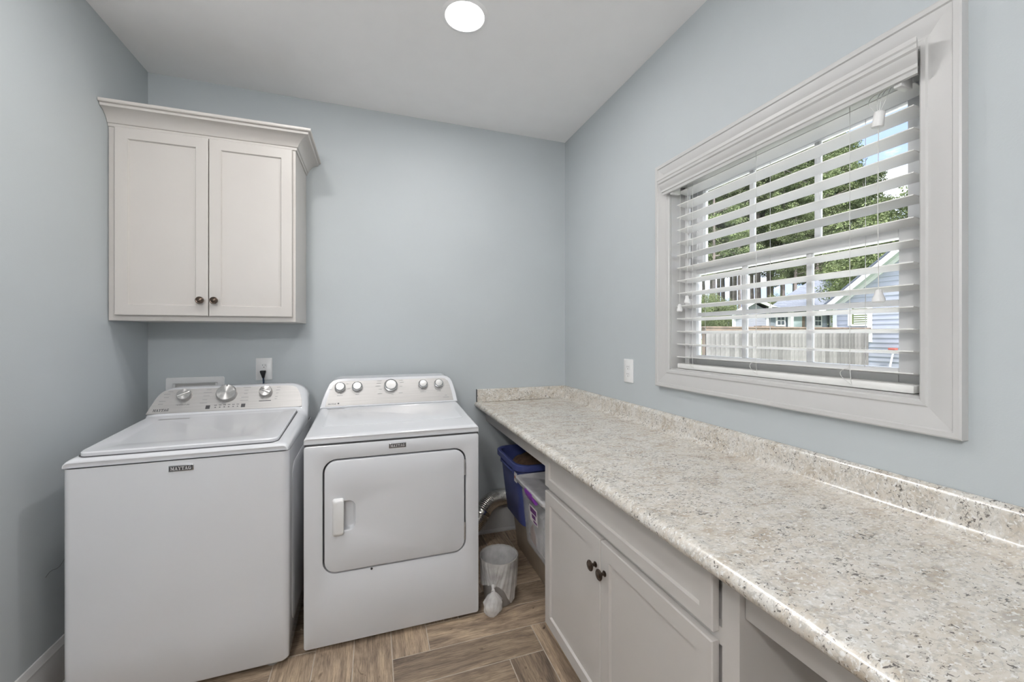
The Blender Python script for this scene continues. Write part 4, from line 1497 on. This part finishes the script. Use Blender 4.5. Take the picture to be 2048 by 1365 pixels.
obj('corner_board', boxb(23.92, 24.08, 21.84, 21.99, GZ, 2.9), M['wtrim'], fh)
for (xa, xb, za, zb) in ((28.20, 28.92, 2.05, 2.72), (32.15, 32.82, 2.02, 2.78)):
    f_ = obj('window_frame', boxb(xa - .1, xb + .1, 21.93, 21.99, za - .1, zb + .1), M['wtrim'], fh)
    for i in range(2):
        for j in range(2):
            wx_, wz_ = (xb - xa) / 2, (zb - za) / 2
            obj('pane', boxb(xa + i * wx_ + .03, xa + (i + 1) * wx_ - .03, 21.915, 21.935, za + j * wz_ + .03, za + (j + 1) * wz_ - .03), M['pane2'], f_)
obj('porch_post', boxb(29.15, 29.42, 21.6, 21.85, GZ, 3.2), M['wtrim'], fh)
obj('porch_post', boxb(33.65, 33.92, 21.6, 21.85, GZ, 3.2), M['wtrim'], fh)
obj('front_door', boxb(29.85, 30.75, 21.93, 21.99, .2, 2.75), M['doorblue'], fh)
obj('door_casing', boxb(30.75, 31.05, 21.92, 21.99, .2, 2.85), M['fencecap'], fh)
obj('chimney', boxb(25.4, 26.6, 20.9, 21.5, GZ, 1.95), M['fencecap'], fh)

# --- trees
def crown_bm(kind, seed, h):
    rnd = random.Random(seed)
    bm = B()
    if kind == 'pine':
        nclump, ntri = 125, 210
    else:
        nclump, ntri = 110, 300
    for c in range(nclump):
        if kind == 'pine':
            f = rnd.random()
            zc = h * (.34 + .64 * f)
            R = (0.6 + 3.3 * (1 - f) ** .8) * rnd.random() ** .5 * (1.0 if f > .12 else .7)
            a = rnd.uniform(0, 2 * pi)
            cx, cy = R * cos(a), R * sin(a)
            sr, sz = rnd.uniform(.5, 1.05), rnd.uniform(.28, .55)
        else:
            a, b_ = rnd.uniform(0, 2 * pi), math.acos(rnd.uniform(-.9, 1))
            R = rnd.random() ** .35
            cx, cy, zc = R * h * .32 * sin(b_) * cos(a), R * h * .32 * sin(b_) * sin(a), h * (.60 + .38 * R * cos(b_))
            sr, sz = rnd.uniform(.5, .9), rnd.uniform(.4, .7)
        for k in range(ntri):
            d = Vector((rnd.gauss(0, 1), rnd.gauss(0, 1), rnd.gauss(0, 1))).normalized() * rnd.random() ** .45
            p = Vector((cx + d.x * sr, cy + d.y * sr, zc + d.z * sz))
            s = rnd.uniform(.055, .115) if kind == 'pine' else rnd.uniform(.035, .07)
            e1 = Vector((rnd.gauss(0, 1), rnd.gauss(0, 1), rnd.gauss(0, .8))).normalized()
            e2 = e1.cross(Vector((rnd.gauss(0, 1), rnd.gauss(0, 1), rnd.gauss(0, 1)))).normalized()
            vs = [bm.verts.new(p + e1 * s), bm.verts.new(p - e1 * s * .5 + e2 * s * .7), bm.verts.new(p - e1 * s * .5 - e2 * s * .7)]
            bm.faces.new(vs)
    return bm
def raw(bm, name, m):
    me = bpy.data.meshes.new(name)
    bm.to_mesh(me)
    bm.free()
    me.materials.append(m)
    return me
variants = []
for sd_ in range(4):
    h = 24.0
    cme = raw(crown_bm('pine', 20 + sd_, h), 'crown', M['pine'])
    bm = B()
    rr_ = random.Random(sd_)
    tube(bm, [(0, 0, -.3), (rr_.uniform(-.1, .1), .1, h * .3), (rr_.uniform(-.25, .25), 0, h * .7), (0, 0, h * .97)], [.20, .17, .11, .03], 8)
    for i in range(14):
        f = .36 + .55 * i / 14
        a = i * 2.4
        Lb = 3.0 * (1 - f) + .8
        tube(bm, [(0, 0, h * f), (Lb * cos(a) * .6, Lb * sin(a) * .6, h * f + .3), (Lb * cos(a), Lb * sin(a), h * f + .5)], [.07, .05, .02], 5)
    variants.append((cme, finish(bm, 'trunk', M['bark'], 40)))
bvar = []
for sd_ in range(2):
    h = 7.0
    cme = raw(crown_bm('leaf', 50 + sd_, h), 'crown', M['leaf'])
    bm = B()
    tube(bm, [(0, 0, -.3), (.05, .1, h * .3), (0, 0, h * .75)], [.14, .11, .04], 8)
    bvar.append((cme, finish(bm, 'trunk', M['bark'], 40)))
rnd = random.Random(5)
def plant(vr, az, d, sc, name, label, group, cat='tree'):
    t = thing(name, label, cat, (d * sin(az), d * cos(az), GZ), rnd.uniform(0, 6.28), group)
    t.scale = (sc * rnd.uniform(.9, 1.1),) * 2 + (sc,)
    inst('crown', vr[0], t, (0, 0, 0), world=False)
    inst('trunk', vr[1], t, (0, 0, 0), world=False)
for i in range(56):
    az = radians(38 + 32 * (i + rnd.uniform(-.4, .4)) / 56)
    d = rnd.uniform(42, 64)
    u_ = math.degrees(az)
    # profile of the tree line: tall on the left, dropping to the right
    el = 0.58 if u_ < 52 else 0.49 if u_ < 59 else 0.43 if u_ < 60.8 else 0.28
    hh = (1.65 + el * d * cos(az - radians(18.85))) * rnd.uniform(.86, 1.03)
    plant(variants[i % 4], az, d, hh / 24.0, 'pine_tree', 'tall pine tree in the stand beyond the fence', 'pines beyond the fence')
for i in range(13):
    az = radians(40 + 28 * (i + rnd.uniform(-.3, .3)) / 13)
    d = rnd.uniform(40, 46)
    plant(bvar[i % 2], az, d, rnd.uniform(.55, .85), 'broadleaf_tree', 'low bushy broadleaf tree under the tall pines', 'low trees beyond the fence')
for azd, d, s in ((62.6, 34, 1.38), (65.5, 33, 1.5), (60.4, 36, 1.22)):
    plant(bvar[0], radians(azd), d, s, 'broadleaf_tree', 'bright green leafy tree rising above the house gable', 'trees above the gable')
